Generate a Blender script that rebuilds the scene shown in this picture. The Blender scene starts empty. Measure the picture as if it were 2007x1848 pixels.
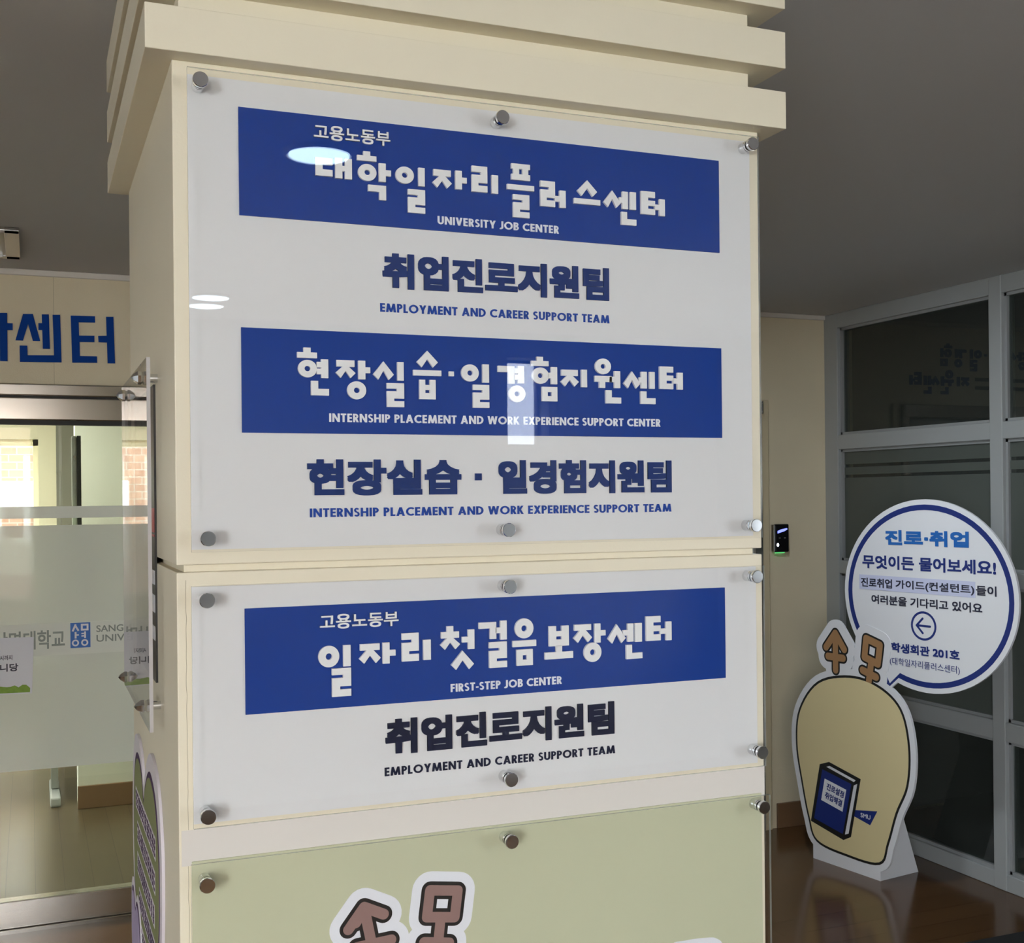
import bpy, bmesh, math, random
from mathutils import Vector, Matrix
from mathutils.geometry import tessellate_polygon

SC = bpy.context.scene
COL = SC.collection

# ------------------------------------------------------------------ camera
cam_data = bpy.data.cameras.new('camera')
cam = bpy.data.objects.new('camera', cam_data)
COL.objects.link(cam)
YAW, PITCH, ROLL = 0.39108, 0.00092, 0.0100
fwd = Vector((math.sin(YAW) * math.cos(PITCH), math.cos(YAW) * math.cos(PITCH), math.sin(PITCH)))
right0 = Vector((math.cos(YAW), -math.sin(YAW), 0))
down0 = fwd.cross(right0)
right = math.cos(ROLL) * right0 + math.sin(ROLL) * down0
down = -math.sin(ROLL) * right0 + math.cos(ROLL) * down0
rot = Matrix((right, -down, -fwd)).transposed().to_4x4()
cam.matrix_world = Matrix.Translation((-0.16788, -1.54685, 1.54549)) @ rot
cam_data.sensor_width = 36.0
cam_data.lens = 2355.1 / 2007 * 36.0
cam_data.shift_x = -(1029.1 - 1003.5) / 2007
cam_data.shift_y = (972.0 - 924.0) / 2007
cam_data.clip_start = 0.02
SC.camera = cam

# ------------------------------------------------------------------ world, sun, exposure
world = bpy.data.worlds.new('daylight')
SC.world = world
world.use_nodes = True
bg = world.node_tree.nodes['Background']
bg.inputs['Color'].default_value = (0.86, 0.93, 1.0, 1)
bg.inputs['Strength'].default_value = 6.0
SC.view_settings.view_transform = 'Standard'
SC.view_settings.look = 'None'
SC.view_settings.gamma = 1.0
SC.view_settings.use_curve_mapping = False
SC.view_settings.exposure = 2.2
SC.cycles.max_bounces = 12
SC.cycles.transparent_max_bounces = 24
SC.cycles.sample_clamp_indirect = 6.0
SC.cycles.caustics_reflective = False
SC.cycles.caustics_refractive = False


def lamp(name, kind, loc, aim, energy, color=(1, 1, 1), **kw):
    d = bpy.data.lights.new(name, kind)
    d.energy = energy
    d.color = color
    for k, v in kw.items():
        if k == 'portal':
            d.cycles.is_portal = v
        else:
            setattr(d, k, v)
    o = bpy.data.objects.new(name, d)
    o.location = loc
    o.rotation_euler = (Vector(aim) - Vector(loc)).to_track_quat('-Z', 'Y').to_euler()
    COL.objects.link(o)
    return o


# window behind the photographer (rear wall, y = -4.2), slit window right of it, window of the office
lamp('rear_window_daylight', 'AREA', (-1.9, -4.26, 1.45), (-1.9, 0, 1.45), 1, shape='RECTANGLE', size=3.6, size_y=1.7, portal=True)
lamp('slit_window_daylight', 'AREA', (2.205, -4.44, 2.035), (2.205, 0, 2.035), 1, shape='RECTANGLE', size=0.23, size_y=0.5, portal=True)
lamp('added_window_daylight', 'AREA', (3.53, -3.25, 1.6), (0, -3.25, 1.6), 1, shape='RECTANGLE', size=1.0, size_y=1.0, portal=True)  # portal of the right-wall window added to brighten the sign
lamp('office_window_daylight', 'AREA', (-1.61, 6.66, 1.24), (-1.61, 0, 1.24), 1, shape='RECTANGLE', size=2.98, size_y=1.38, portal=True)


# ------------------------------------------------------------------ materials
def nodes_of(name):
    m = bpy.data.materials.new(name)
    m.use_nodes = True
    nt = m.node_tree
    return m, nt, nt.nodes['Principled BSDF']


def plain(name, col, rough=0.5, metal=0.0, spec=0.5, coat=0.0, noise=0.0, nscale=8.0, bump=0.0, bscale=300.0):
    m, nt, p = nodes_of(name)
    p.inputs['Base Color'].default_value = (*col, 1)
    p.inputs['Roughness'].default_value = rough
    p.inputs['Metallic'].default_value = metal
    p.inputs['Specular IOR Level'].default_value = spec
    p.inputs['Coat Weight'].default_value = coat
    p.inputs['Coat Roughness'].default_value = 0.03
    if noise or bump:
        tc = nt.nodes.new('ShaderNodeTexCoord')
    if noise:
        n = nt.nodes.new('ShaderNodeTexNoise')
        n.inputs['Scale'].default_value = nscale
        n.inputs['Detail'].default_value = 5
        r = nt.nodes.new('ShaderNodeMapRange')
        r.inputs['To Min'].default_value = 1 - noise
        r.inputs['To Max'].default_value = 1 + noise
        mx = nt.nodes.new('ShaderNodeMix')
        mx.data_type = 'RGBA'
        mx.blend_type = 'MULTIPLY'
        mx.inputs['Factor'].default_value = 1
        mx.inputs['A'].default_value = (*col, 1)
        nt.links.new(tc.outputs['Object'], n.inputs['Vector'])
        nt.links.new(n.outputs['Fac'], r.inputs['Value'])
        nt.links.new(r.outputs['Result'], mx.inputs['B'])
        nt.links.new(mx.outputs['Result'], p.inputs['Base Color'])
    if bump:
        n2 = nt.nodes.new('ShaderNodeTexNoise')
        n2.inputs['Scale'].default_value = bscale
        b = nt.nodes.new('ShaderNodeBump')
        b.inputs['Strength'].default_value = bump
        b.inputs['Distance'].default_value = 0.002
        nt.links.new(tc.outputs['Object'], n2.inputs['Vector'])
        nt.links.new(n2.outputs['Fac'], b.inputs['Height'])
        nt.links.new(b.outputs['Normal'], p.inputs['Normal'])
    return m


def clear_sheet(name, ior=1.49, tint=(1, 1, 1), veil=0.0, veil_col=(0.8, 0.85, 0.8), rough=0.0, through=0.5):
    """Thin clear plastic or glass: straight-through transmission, mirror reflection by the Fresnel law, an optional milky film."""
    m, nt, p = nodes_of(name)
    nt.nodes.remove(p)
    out = nt.nodes['Material Output']
    tr = nt.nodes.new('ShaderNodeBsdfTransparent')
    tr.inputs['Color'].default_value = (*tint, 1)
    gl = nt.nodes.new('ShaderNodeBsdfGlossy')
    gl.inputs['Roughness'].default_value = rough
    fr = nt.nodes.new('ShaderNodeFresnel')
    geo = nt.nodes.new('ShaderNodeNewGeometry')      # the same reflectance on the way in and out of a parallel sheet
    sel = nt.nodes.new('ShaderNodeMix')
    sel.inputs[2].default_value = ior
    sel.inputs[3].default_value = 1.0 / ior
    nt.links.new(geo.outputs['Backfacing'], sel.inputs[0])
    nt.links.new(sel.outputs[0], fr.inputs['IOR'])
    mx = nt.nodes.new('ShaderNodeMixShader')
    base = tr.outputs[0]
    if veil:
        df = nt.nodes.new('ShaderNodeBsdfDiffuse')
        df.inputs['Color'].default_value = (*veil_col, 1)
        tl = nt.nodes.new('ShaderNodeBsdfTranslucent')
        tl.inputs['Color'].default_value = (*veil_col, 1)
        m1 = nt.nodes.new('ShaderNodeMixShader')
        m1.inputs[0].default_value = through
        nt.links.new(df.outputs[0], m1.inputs[1])
        nt.links.new(tl.outputs[0], m1.inputs[2])
        m2 = nt.nodes.new('ShaderNodeMixShader')
        m2.inputs[0].default_value = veil
        nt.links.new(base, m2.inputs[1])
        nt.links.new(m1.outputs[0], m2.inputs[2])
        base = m2.outputs[0]
    nt.links.new(fr.outputs[0], mx.inputs[0])
    nt.links.new(base, mx.inputs[1])
    nt.links.new(gl.outputs[0], mx.inputs[2])
    nt.links.new(mx.outputs[0], out.inputs['Surface'])
    return m


def glow(name, col, strength):
    m, nt, p = nodes_of(name)
    p.inputs['Base Color'].default_value = (*col, 1)
    p.inputs['Emission Color'].default_value = (*col, 1)
    p.inputs['Emission Strength'].default_value = strength
    return m


def wood(name, c1, c2, rough, plank, length, along='X', bump=0.15, seam=(0.02, 0.012, 0.008)):
    m, nt, p = nodes_of(name)
    L = nt.links.new
    tc = nt.nodes.new('ShaderNodeTexCoord')
    mp = nt.nodes.new('ShaderNodeMapping')
    if along == 'Y':
        mp.inputs['Rotation'].default_value = (0, 0, math.pi / 2)
    br = nt.nodes.new('ShaderNodeTexBrick')
    br.inputs['Color1'].default_value = (0.35, 0.35, 0.35, 1)
    br.inputs['Color2'].default_value = (0.75, 0.75, 0.75, 1)
    br.inputs['Mortar'].default_value = (0, 0, 0, 1)
    br.inputs['Scale'].default_value = 1
    br.inputs['Brick Width'].default_value = length
    br.inputs['Row Height'].default_value = plank
    br.inputs['Mortar Size'].default_value = 0.0015
    ns = nt.nodes.new('ShaderNodeTexNoise')
    ns.inputs['Scale'].default_value = 5
    ns.inputs['Detail'].default_value = 8
    ns.inputs['Roughness'].default_value = 0.65
    m2 = nt.nodes.new('ShaderNodeMapping')
    m2.inputs['Scale'].default_value = (0.7, 9, 1)
    mixf = nt.nodes.new('ShaderNodeMix')
    mixf.inputs[0].default_value = 0.55
    ramp = nt.nodes.new('ShaderNodeMix')
    ramp.data_type = 'RGBA'
    ramp.inputs['A'].default_value = (*c1, 1)
    ramp.inputs['B'].default_value = (*c2, 1)
    sm = nt.nodes.new('ShaderNodeMix')
    sm.data_type = 'RGBA'
    sm.inputs['B'].default_value = (*seam, 1)
    L(tc.outputs['Object'], mp.inputs['Vector'])
    L(mp.outputs['Vector'], br.inputs['Vector'])
    L(mp.outputs['Vector'], m2.inputs['Vector'])
    L(m2.outputs['Vector'], ns.inputs['Vector'])
    L(ns.outputs['Fac'], mixf.inputs[2])
    sp = nt.nodes.new('ShaderNodeSeparateColor')
    L(br.outputs['Color'], sp.inputs[0])
    L(sp.outputs[0], mixf.inputs[3])
    L(mixf.outputs[0], ramp.inputs['Factor'])
    L(ramp.outputs['Result'], sm.inputs['A'])
    L(br.outputs['Fac'], sm.inputs['Factor'])
    L(sm.outputs['Result'], p.inputs['Base Color'])
    p.inputs['Roughness'].default_value = rough
    b = nt.nodes.new('ShaderNodeBump')
    b.inputs['Strength'].default_value = bump
    b.inputs['Distance'].default_value = 0.0006
    L(ns.outputs['Fac'], b.inputs['Height'])
    L(b.outputs['Normal'], p.inputs['Normal'])
    return m


def brick(name):
    m, nt, p = nodes_of(name)
    tc = nt.nodes.new('ShaderNodeTexCoord')
    mp = nt.nodes.new('ShaderNodeMapping')
    mp.inputs['Rotation'].default_value = (math.pi / 2, 0, 0)
    br = nt.nodes.new('ShaderNodeTexBrick')
    br.inputs['Color1'].default_value = (0.25, 0.135, 0.09, 1)
    br.inputs['Color2'].default_value = (0.30, 0.18, 0.125, 1)
    br.inputs['Mortar'].default_value = (0.30, 0.26, 0.22, 1)
    br.inputs['Scale'].default_value = 4
    br.inputs['Mortar Size'].default_value = 0.02
    nt.links.new(tc.outputs['Object'], mp.inputs['Vector'])
    nt.links.new(mp.outputs['Vector'], br.inputs['Vector'])
    nt.links.new(br.outputs['Color'], p.inputs['Base Color'])
    p.inputs['Roughness'].default_value = 0.9
    return m


M = dict(
    cream=plain('cream_paint', (0.78, 0.715, 0.555), 0.45, spec=0.4, noise=0.05, nscale=3, bump=0.06),
    wallpaper=plain('cream_wallpaper', (0.77, 0.68, 0.49), 0.75, noise=0.06, nscale=4, bump=0.25, bscale=220),
    lobby=plain('lobby_paint', (0.40, 0.40, 0.39), 0.7),
    ceiling=plain('ceiling_paint', (0.62, 0.62, 0.63), 0.85, bump=0.1, bscale=150),
    white_trim=plain('white_trim', (0.72, 0.68, 0.62), 0.5),
    floor=wood('floor_planks', (0.055, 0.026, 0.009), (0.155, 0.076, 0.030), 0.17, 0.12, 0.9, 'X'),
    office_floor=wood('office_floor', (0.030, 0.021, 0.010), (0.110, 0.082, 0.042), 0.30, 0.11, 0.9, 'Y'),
    base=wood('baseboard_wood', (0.14, 0.075, 0.035), (0.24, 0.14, 0.075), 0.4, 0.3, 2.0, 'X'),
    board=plain('white_acrylic', (0.76, 0.76, 0.755), 0.5, spec=0.2),
    greenboard=plain('pale_green_board', (0.56, 0.57, 0.39), 0.5, spec=0.2, noise=0.04, nscale=3),
    blue=plain('royal_blue_plate', (0.003, 0.040, 0.27), 0.5, spec=0.15),
    white_letter=plain('white_letter', (0.86, 0.86, 0.85), 0.5, spec=.2),
    navy=plain('navy_letter', (0.002, 0.024, 0.15), 0.5, spec=.15),
    dark_navy=plain('dark_navy_letter', (0.004, 0.006, 0.030), 0.5, spec=.15),
    blue_letter=plain('blue_letter', (0.003, 0.05, 0.33), 0.5, spec=.15),
    wall_blue=plain('blue_wall_letter', (0.002, 0.048, 0.29), 0.6, spec=.1),
    chrome=plain('chrome', (0.72, 0.73, 0.74), 0.09, metal=1.0),
    steel=plain('brushed_steel', (0.60, 0.57, 0.53), 0.17, metal=1.0),
    gap=plain('dark_gap', (0.02, 0.02, 0.02), 0.6),
    acrylic=clear_sheet('clear_acrylic', 1.49),
    edge=clear_sheet('acrylic_edge', 1.12, (0.85, 0.88, 0.86), 0.35, (0.70, 0.74, 0.71)),
    edge_light=plain('pale_sheet_edge', (0.46, 0.45, 0.455), 0.4),
    glass=clear_sheet('door_glass', 1.52, (0.86, 0.89, 0.84)),
    darkglass=clear_sheet('partition_glass', 1.52, (0.45, 0.50, 0.47), 0.10, (0.42, 0.46, 0.42)),  # veil paints a lit haze over panes that would be black
    frost=clear_sheet('frosted_film', 1.45, (0.85, 0.9, 0.85), 0.93, (0.82, 0.85, 0.76), rough=0.04, through=0.15),
    frost_band=clear_sheet('pale_frosted_film', 1.45, (0.85, 0.9, 0.82), 0.95, (0.88, 0.91, 0.82), rough=0.04, through=0.05),
    darkfrost=clear_sheet('partition_film', 1.45, (0.5, 0.52, 0.48), 0.75, (0.24, 0.27, 0.24), rough=0.06),
    slit_glass=clear_sheet('slit_window_glass', 1.5, (0.55, 0.56, 0.58)),
    tape=plain('frosted_tape', (0.68, 0.64, 0.585), 0.3),
    frame=plain('grey_white_frame', (0.36, 0.375, 0.375), 0.4),
    print_white=plain('white_print', (0.82, 0.83, 0.87), 0.35),
    print_navy=plain('navy_print', (0.012, 0.030, 0.20), 0.35),
    print_blue=plain('blue_print', (0.015, 0.14, 0.50), 0.35),
    print_black=plain('black_print', (0.012, 0.012, 0.012), 0.4),
    print_text=plain('charcoal_print', (0.02, 0.022, 0.05), 0.4),
    print_cream=plain('cream_print', (0.80, 0.68, 0.38), 0.35),
    print_brown=plain('brown_print', (0.40, 0.22, 0.10), 0.35),
    print_mauve=plain('mauve_brown_print', (0.30, 0.185, 0.165), 0.35),
    print_lilac=plain('lilac_highlight_print', (0.62, 0.65, 0.86), 0.35),
    olive=plain('olive_print', (0.25, 0.27, 0.13), 0.7, spec=0.1),
    purple=plain('purple_print', (0.42, 0.36, 0.52), 0.7, spec=0.1),
    plum=plain('plum_print', (0.08, 0.045, 0.10), 0.7, spec=0.1),
    lilac_border=plain('pale_lilac_border', (0.66, 0.62, 0.68), 0.4),
    black_board=plain('black_board', (0.012, 0.012, 0.012), 0.4),
    red=plain('red_print', (0.45, 0.03, 0.05), 0.4),
    grey_print=plain('grey_green_print', (0.25, 0.29, 0.25), 0.4),
    paper=plain('paper', (0.78, 0.79, 0.84), 0.6, noise=0.05, nscale=9),
    grass_print=plain('green_print', (0.24, 0.40, 0.05), 0.6, noise=0.3, nscale=60),
    office_wall=plain('office_wall', (0.44, 0.50, 0.40), 0.7),
    office_white=plain('office_white', (0.74, 0.75, 0.68), 0.6),
    cream_frame=plain('cream_frame', (0.82, 0.76, 0.58), 0.5),
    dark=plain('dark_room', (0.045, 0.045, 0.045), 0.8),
    black_plastic=plain('black_plastic', (0.006, 0.006, 0.008), 0.12),
    brick=brick('brick'),
    stone=plain('pale_stone', (0.85, 0.82, 0.74), 0.8),
    concrete=plain('concrete', (0.30, 0.29, 0.27), 0.9),
    lamp_glow=glow('lamp_diffuser', (0.60, 0.82, 1.0), 4.2),
    panel_glow=glow('fill_panel_diffuser', (1.0, 0.97, 0.9), 15.0),
    screen=glow('blue_screen', (0.10, 0.12, 0.75), 0.9),
    led_white=glow('white_led', (0.75, 0.85, 1.0), 1.2),
    led_green=glow('green_led', (0.10, 0.55, 0.16), 0.25),
)


# ------------------------------------------------------------------ building helpers
def tag(o, label=None, cat=None, group=None, kind=None):
    if label:
        o['label'] = label
    if cat:
        o['category'] = cat
    if group:
        o['group'] = group
    if kind:
        o['kind'] = kind
    return o


def empty(name, loc=(0, 0, 0), parent=None):
    o = bpy.data.objects.new(name, None)
    o.empty_display_size = 0.05
    COL.objects.link(o)
    o.location = loc
    if parent:
        o.parent = parent
    return o


def world_loc(o):
    p = Vector((0, 0, 0))
    while o is not None:
        p += o.location
        o = o.parent
    return p


def link(name, bm, mats, parent=None, smooth=False):
    """Link a bmesh given in world coordinates as one object (its origin at the parent's)."""
    bmesh.ops.recalc_face_normals(bm, faces=bm.faces)
    off = world_loc(parent) if parent else None
    if off is None:
        c = Vector((0, 0, 0))
        lo = Vector((1e9,) * 3)
        hi = Vector((-1e9,) * 3)
        for v in bm.verts:
            for i in range(3):
                lo[i] = min(lo[i], v.co[i])
                hi[i] = max(hi[i], v.co[i])
        c = (lo + hi) / 2
        off = c
    for v in bm.verts:
        v.co -= off
    me = bpy.data.meshes.new(name)
    bm.to_mesh(me)
    bm.free()
    if smooth:
        for f in me.polygons:
            f.use_smooth = True
    for m in (mats if isinstance(mats, (list, tuple)) else [mats]):
        me.materials.append(m)
    o = bpy.data.objects.new(name, me)
    COL.objects.link(o)
    if parent:
        o.parent = parent
    else:
        o.location = off
    return o


def add_box(bm, a, b, bevel=0.0, seg=2):
    a, b = Vector(a), Vector(b)
    mat = Matrix.Translation((a + b) / 2) @ Matrix.Diagonal((*(b - a), 1))
    r = bmesh.ops.create_cube(bm, size=1, matrix=mat)
    if bevel:
        es = set()
        for v in r['verts']:
            es.update(v.link_edges)
        bmesh.ops.bevel(bm, geom=list(es), offset=bevel, segments=seg, affect='EDGES', profile=0.5)
    return bm


def boxo(name, a, b, mat, parent=None, bevel=0.0):
    return link(name, add_box(bmesh.new(), a, b, bevel), mat, parent)


class Frame:
    """A plane in the room: u runs right along it, v up, n out of it towards the viewer."""
    def __init__(self, o, u, n, v=(0, 0, 1)):
        self.o, self.u, self.v, self.n = Vector(o), Vector(u).normalized(), Vector(v), Vector(n).normalized()

    def p(self, u, v, d=0.0):
        return self.o + self.u * u + self.v * v + self.n * d


def add_poly(bm, fr, outer, holes, d0, d1):
    """Plate cut to an outline with holes, from depth d0 to d1 out of its plane."""
    loops = [outer] + list(holes)
    tris = tessellate_polygon([[Vector((p[0], p[1], 0)) for p in lp] for lp in loops])
    flat = [p for lp in loops for p in lp]
    top = [bm.verts.new(fr.p(p[0], p[1], d1)) for p in flat]
    bot = [bm.verts.new(fr.p(p[0], p[1], d0)) for p in flat]
    for t in tris:
        try:
            bm.faces.new([top[i] for i in t])
            bm.faces.new([bot[i] for i in reversed(t)])
        except ValueError:
            pass
    k = 0
    for lp in loops:
        n = len(lp)
        for i in range(n):
            j = (i + 1) % n
            bm.faces.new((bot[k + i], bot[k + j], top[k + j], top[k + i]))
        k += n


def plate(name, fr, outer, d0, d1, mat, parent=None, holes=()):
    bm = bmesh.new()
    add_poly(bm, fr, outer, holes, d0, d1)
    return link(name, bm, mat, parent)


def rect(x0, z0, x1, z1):
    return [(x0, z0), (x1, z0), (x1, z1), (x0, z1)]


def ellipse(cx, cz, rx, rz, n=48):
    return [(cx + rx * math.cos(2 * math.pi * i / n), cz + rz * math.sin(2 * math.pi * i / n)) for i in range(n)]


def spline(pts, n=8):
    """Closed smooth outline through the points."""
    out = []
    k = len(pts)
    for i in range(k):
        p0, p1, p2, p3 = (pts[(i + j - 1) % k] for j in range(4))
        for s in range(n):
            t = s / n
            out.append(tuple(0.5 * (2 * p1[c] + (p2[c] - p0[c]) * t + (2 * p0[c] - 5 * p1[c] + 4 * p2[c] - p3[c]) * t * t
                                    + (3 * p1[c] - p0[c] - 3 * p2[c] + p3[c]) * t ** 3) for c in (0, 1)))
    return out


def grow(pts, r):
    """Outline pushed outwards by r."""
    a = sum(pts[i][0] * pts[(i + 1) % len(pts)][1] - pts[(i + 1) % len(pts)][0] * pts[i][1] for i in range(len(pts)))
    s = 1 if a > 0 else -1
    out = []
    n = len(pts)
    for i in range(n):
        p, q, w = Vector(pts[i - 1]), Vector(pts[i]), Vector(pts[(i + 1) % n])
        t = (w - p)
        if t.length < 1e-9:
            out.append(tuple(q))
            continue
        t.normalize()
        out.append((q[0] + s * t[1] * r, q[1] - s * t[0] * r))
    return out


def capsule(a, b, r, n=10):
    a, b = Vector(a), Vector(b)
    ang = math.atan2(b[1] - a[1], b[0] - a[0]) if (b - a).length > 1e-9 else 0
    out = []
    for i in range(n + 1):
        t = ang + math.pi / 2 + math.pi * i / n
        out.append((a[0] + r * math.cos(t), a[1] + r * math.sin(t)))
    for i in range(n + 1):
        t = ang - math.pi / 2 + math.pi * i / n
        out.append((b[0] + r * math.cos(t), b[1] + r * math.sin(t)))
    return out


# ---- block letters: every stroke group drawn inside its measured box
def jamo(k, x0, z0, x1, z1, w):
    W, H = x1 - x0, z1 - z0
    cx, cz = (x0 + x1) / 2, (z0 + z1) / 2
    h = w * 0.92
    P = []                                   # list of (outer, holes)
    if k == 'ㅇ':
        P.append((ellipse(cx, cz, W / 2, H / 2, 40), [ellipse(cx, cz, W * 0.155, H * 0.155, 24)]))
    elif k == 'ㅣ' or k == '·':
        P.append((rect(x0, z0, x1, z1), []))
    elif k == 'ㅡ':
        P.append((rect(x0, z0, x1, z1), []))
    elif k == 'ㄷ':
        P.append(([(x0, z0), (x1, z0), (x1, z0 + h), (x0 + w, z0 + h), (x0 + w, z1 - h), (x1, z1 - h), (x1, z1), (x0, z1)], []))
    elif k == 'ㄴ':
        P.append(([(x0, z0), (x1, z0), (x1, z0 + h), (x0 + w, z0 + h), (x0 + w, z1), (x0, z1)], []))
    elif k == 'ㄱ':
        P.append(([(x0, z1 - h), (x0, z1), (x1, z1), (x1, z0), (x1 - w, z0), (x1 - w, z1 - h)], []))
    elif k == 'ㅏ':
        P.append(([(x0, z0), (x0 + w, z0), (x0 + w, cz - h * .45), (x1, cz - h * .45), (x1, cz + h * .45), (x0 + w, cz + h * .45), (x0 + w, z1), (x0, z1)], []))
    elif k == 'ㅓ':
        P.append(([(x1, z0), (x1, z1), (x1 - w, z1), (x1 - w, cz + h * .45), (x0, cz + h * .45), (x0, cz - h * .45), (x1 - w, cz - h * .45), (x1 - w, z0)], []))
    elif k == 'ㅕ':
        t = h * 0.85
        a, b = z0 + H * 0.20, z0 + H * 0.56
        P.append(([(x1, z0), (x1, z1), (x1 - w, z1), (x1 - w, b + t), (x0, b + t), (x0, b), (x1 - w, b), (x1 - w, a + t), (x0, a + t), (x0, a), (x1 - w, a), (x1 - w, z0)], []))
    elif k == 'ㅐ':
        P.append(([(x0, z0), (x0 + w, z0), (x0 + w, cz - h * .4), (x1 - w, cz - h * .4), (x1 - w, z0), (x1, z0), (x1, z1), (x1 - w, z1),
                   (x1 - w, cz + h * .4), (x0 + w, cz + h * .4), (x0 + w, z1), (x0, z1)], []))
    elif k == '丅':                          # the cap of the h letter: a bar with a tab on top
        P.append(([(x0, z0), (x1, z0), (x1, z0 + H * .55), (cx + w * .5, z0 + H * .55), (cx + w * .5, z1), (cx - w * .5, z1), (cx - w * .5, z0 + H * .55), (x0, z0 + H * .55)], []))
    elif k == 'ㅜ':
        P.append(([(x0, z1), (x0, z1 - h), (cx - w * .7, z1 - h), (cx - w * .7, z0), (cx + w * .3, z0), (cx + w * .3, z1 - h), (x1, z1 - h), (x1, z1)], []))
    elif k == 'ㅗ':
        P.append(([(x0, z0), (x1, z0), (x1, z0 + H * .52), (cx + w * .5, z0 + H * .52), (cx + w * .5, z1), (cx - w * .5, z1), (cx - w * .5, z0 + H * .52), (x0, z0 + H * .52)], []))
    elif k == 'ㄹ':
        s = H * 0.105
        a, b = z0 + H * 0.66, z0 + H * 0.25
        P.append(([(x0, z0), (x1, z0), (x1, b), (x0 + W * .42, b), (x0 + W * .42, b + s), (x1, b + s), (x1, z1), (x0, z1), (x0, a + s),
                   (x0 + W * .58, a + s), (x0 + W * .58, a), (x0, a)], []))
    elif k == 'ㅌ':
        s = H * 0.13
        a, b = z0 + H * 0.61, z0 + H * 0.25
        P.append(([(x0, z0), (x1, z0), (x1, b), (x0 + W * .5, b), (x0 + W * .5, b + s), (x1, b + s), (x1, a), (x0 + W * .5, a), (x0 + W * .5, a + s), (x1, a + s), (x1, z1), (x0, z1)], []))
    elif k == 'ㅁ':
        P.append((rect(x0, z0, x1, z1), [rect(cx - W * .13, cz - H * .14, cx + W * .13, cz + H * .14)]))
    elif k == 'ㅂ':
        n = W * 0.14
        P.append(([(x0, z0), (x1, z0), (x1, z1), (cx + n, z1), (cx + n, z0 + H * .74), (cx - n, z0 + H * .74), (cx - n, z1), (x0, z1)],
                  [rect(cx - n, z0 + H * .32, cx + n, z0 + H * .48)]))
    elif k == 'ㅍ':
        P.append(([(x0, z0), (x1, z0), (x1, z0 + H * .36), (x1 - W * .1, z0 + H * .36), (x1 - W * .1, z1 - H * .32), (x1, z1 - H * .32), (x1, z1), (x0, z1),
                   (x0, z1 - H * .32), (x0 + W * .1, z1 - H * .32), (x0 + W * .1, z0 + H * .36), (x0, z0 + H * .36)],
                  [rect(cx - W * .09, z0 + H * .36, cx + W * .09, z1 - H * .3)]))
    elif k == 'ㅅ':
        a = w * 0.75
        P.append(([(cx, z1), (x1, z0 + a), (x1 - a, z0), (cx, z1 - H * .5), (x0 + a, z0), (x0, z0 + a)], []))
    elif k in 'ㅈㅊ':
        top = z1
        a = w * 0.72
        if k == 'ㅊ':
            top = z1 - H * 0.24
        hh = top - z0
        bar = [(x0 + W * .05, top - h), (x0 + W * .05, top)]
        if k == 'ㅊ':
            bar += [(cx - w * .5, top), (cx - w * .5, z1), (cx + w * .5, z1), (cx + w * .5, top)]
        bar += [(x1 - W * .05, top), (x1 - W * .05, top - h), (cx + W * .16, top - h)]
        P.append((bar + [(x1, z0 + a), (x1 - a, z0), (cx, z0 + hh * .40), (x0 + a, z0), (x0, z0 + a), (cx - W * .16, top - h)], []))
    return P


def syllable(name, fr, comps, w, d0, d1, mat, parent, fx=lambda x: x, fz=lambda z: z):
    bm = bmesh.new()
    for k, x0, z0, x1, z1 in comps:
        ww = w
        for outer, holes in jamo(k, x0, z0, x1, z1, ww):
            add_poly(bm, fr, [(fx(a), fz(b)) for a, b in outer], [[(fx(a), fz(b)) for a, b in hl] for hl in holes], d0, d1)
    return link(name, bm, mat, parent)


def lettering(name, body, fr, box, d0, d1, mat, parent=None, bold=0.0, space=1.0, shear=(0, 0)):
    """A line of writing cut from the built-in typeface and fitted to its measured box (x0, z0, x1, z1)."""
    cu = bpy.data.curves.new(name, 'FONT')
    cu.body = body
    cu.size = 1.0
    cu.space_character = space
    cu.fill_mode = 'FRONT'
    cu.resolution_u = 4
    ob = bpy.data.objects.new(name, cu)
    COL.objects.link(ob)
    dg = bpy.context.evaluated_depsgraph_get()
    me = bpy.data.meshes.new_from_object(ob.evaluated_get(dg))
    bpy.data.objects.remove(ob)
    bm = bmesh.new()
    bm.from_mesh(me)
    bpy.data.meshes.remove(me)
    bmesh.ops.remove_doubles(bm, verts=bm.verts, dist=1e-5)
    xs = [v.co.x for v in bm.verts]
    ys = [v.co.y for v in bm.verts]
    ax, bx, ay, by = min(xs), max(xs), min(ys), max(ys)
    x0, z0, x1, z1 = box
    kx, kz = (x1 - x0) / (bx - ax), (z1 - z0) / (by - ay)
    gx, gz = bold * min(kx, kz), bold * min(kx, kz)
    x0, z0, x1, z1 = x0 + gx, z0 + gz, x1 - gx, z1 - gz
    r = bmesh.ops.extrude_face_region(bm, geom=list(bm.faces))
    new = set(v for v in r['geom'] if isinstance(v, bmesh.types.BMVert))
    for v in bm.verts:
        s = (v.co.x - ax) / (bx - ax)
        t = (v.co.y - ay) / (by - ay)
        v.co = fr.p(x0 + s * (x1 - x0) + shear[0] * t, z0 + t * (z1 - z0) + shear[1] * s, d1 if v in new else d0)
    if bold:                                   # heavier strokes: the outline spread evenly all round
        one = list(bm.verts) + list(bm.edges) + list(bm.faces)
        for i in range(8):
            c = bmesh.ops.duplicate(bm, geom=one)
            t = math.pi / 4 * i
            kk = 1.0 / max(abs(math.cos(t)), abs(math.sin(t)))
            off = fr.u * (gx * math.cos(t) * kk) + fr.v * (gz * math.sin(t) * kk) + fr.n * (-.000012 * (i + 1))
            for v in c['geom']:
                if isinstance(v, bmesh.types.BMVert):
                    v.co += off
    return link(name, bm, mat, parent)

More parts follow.
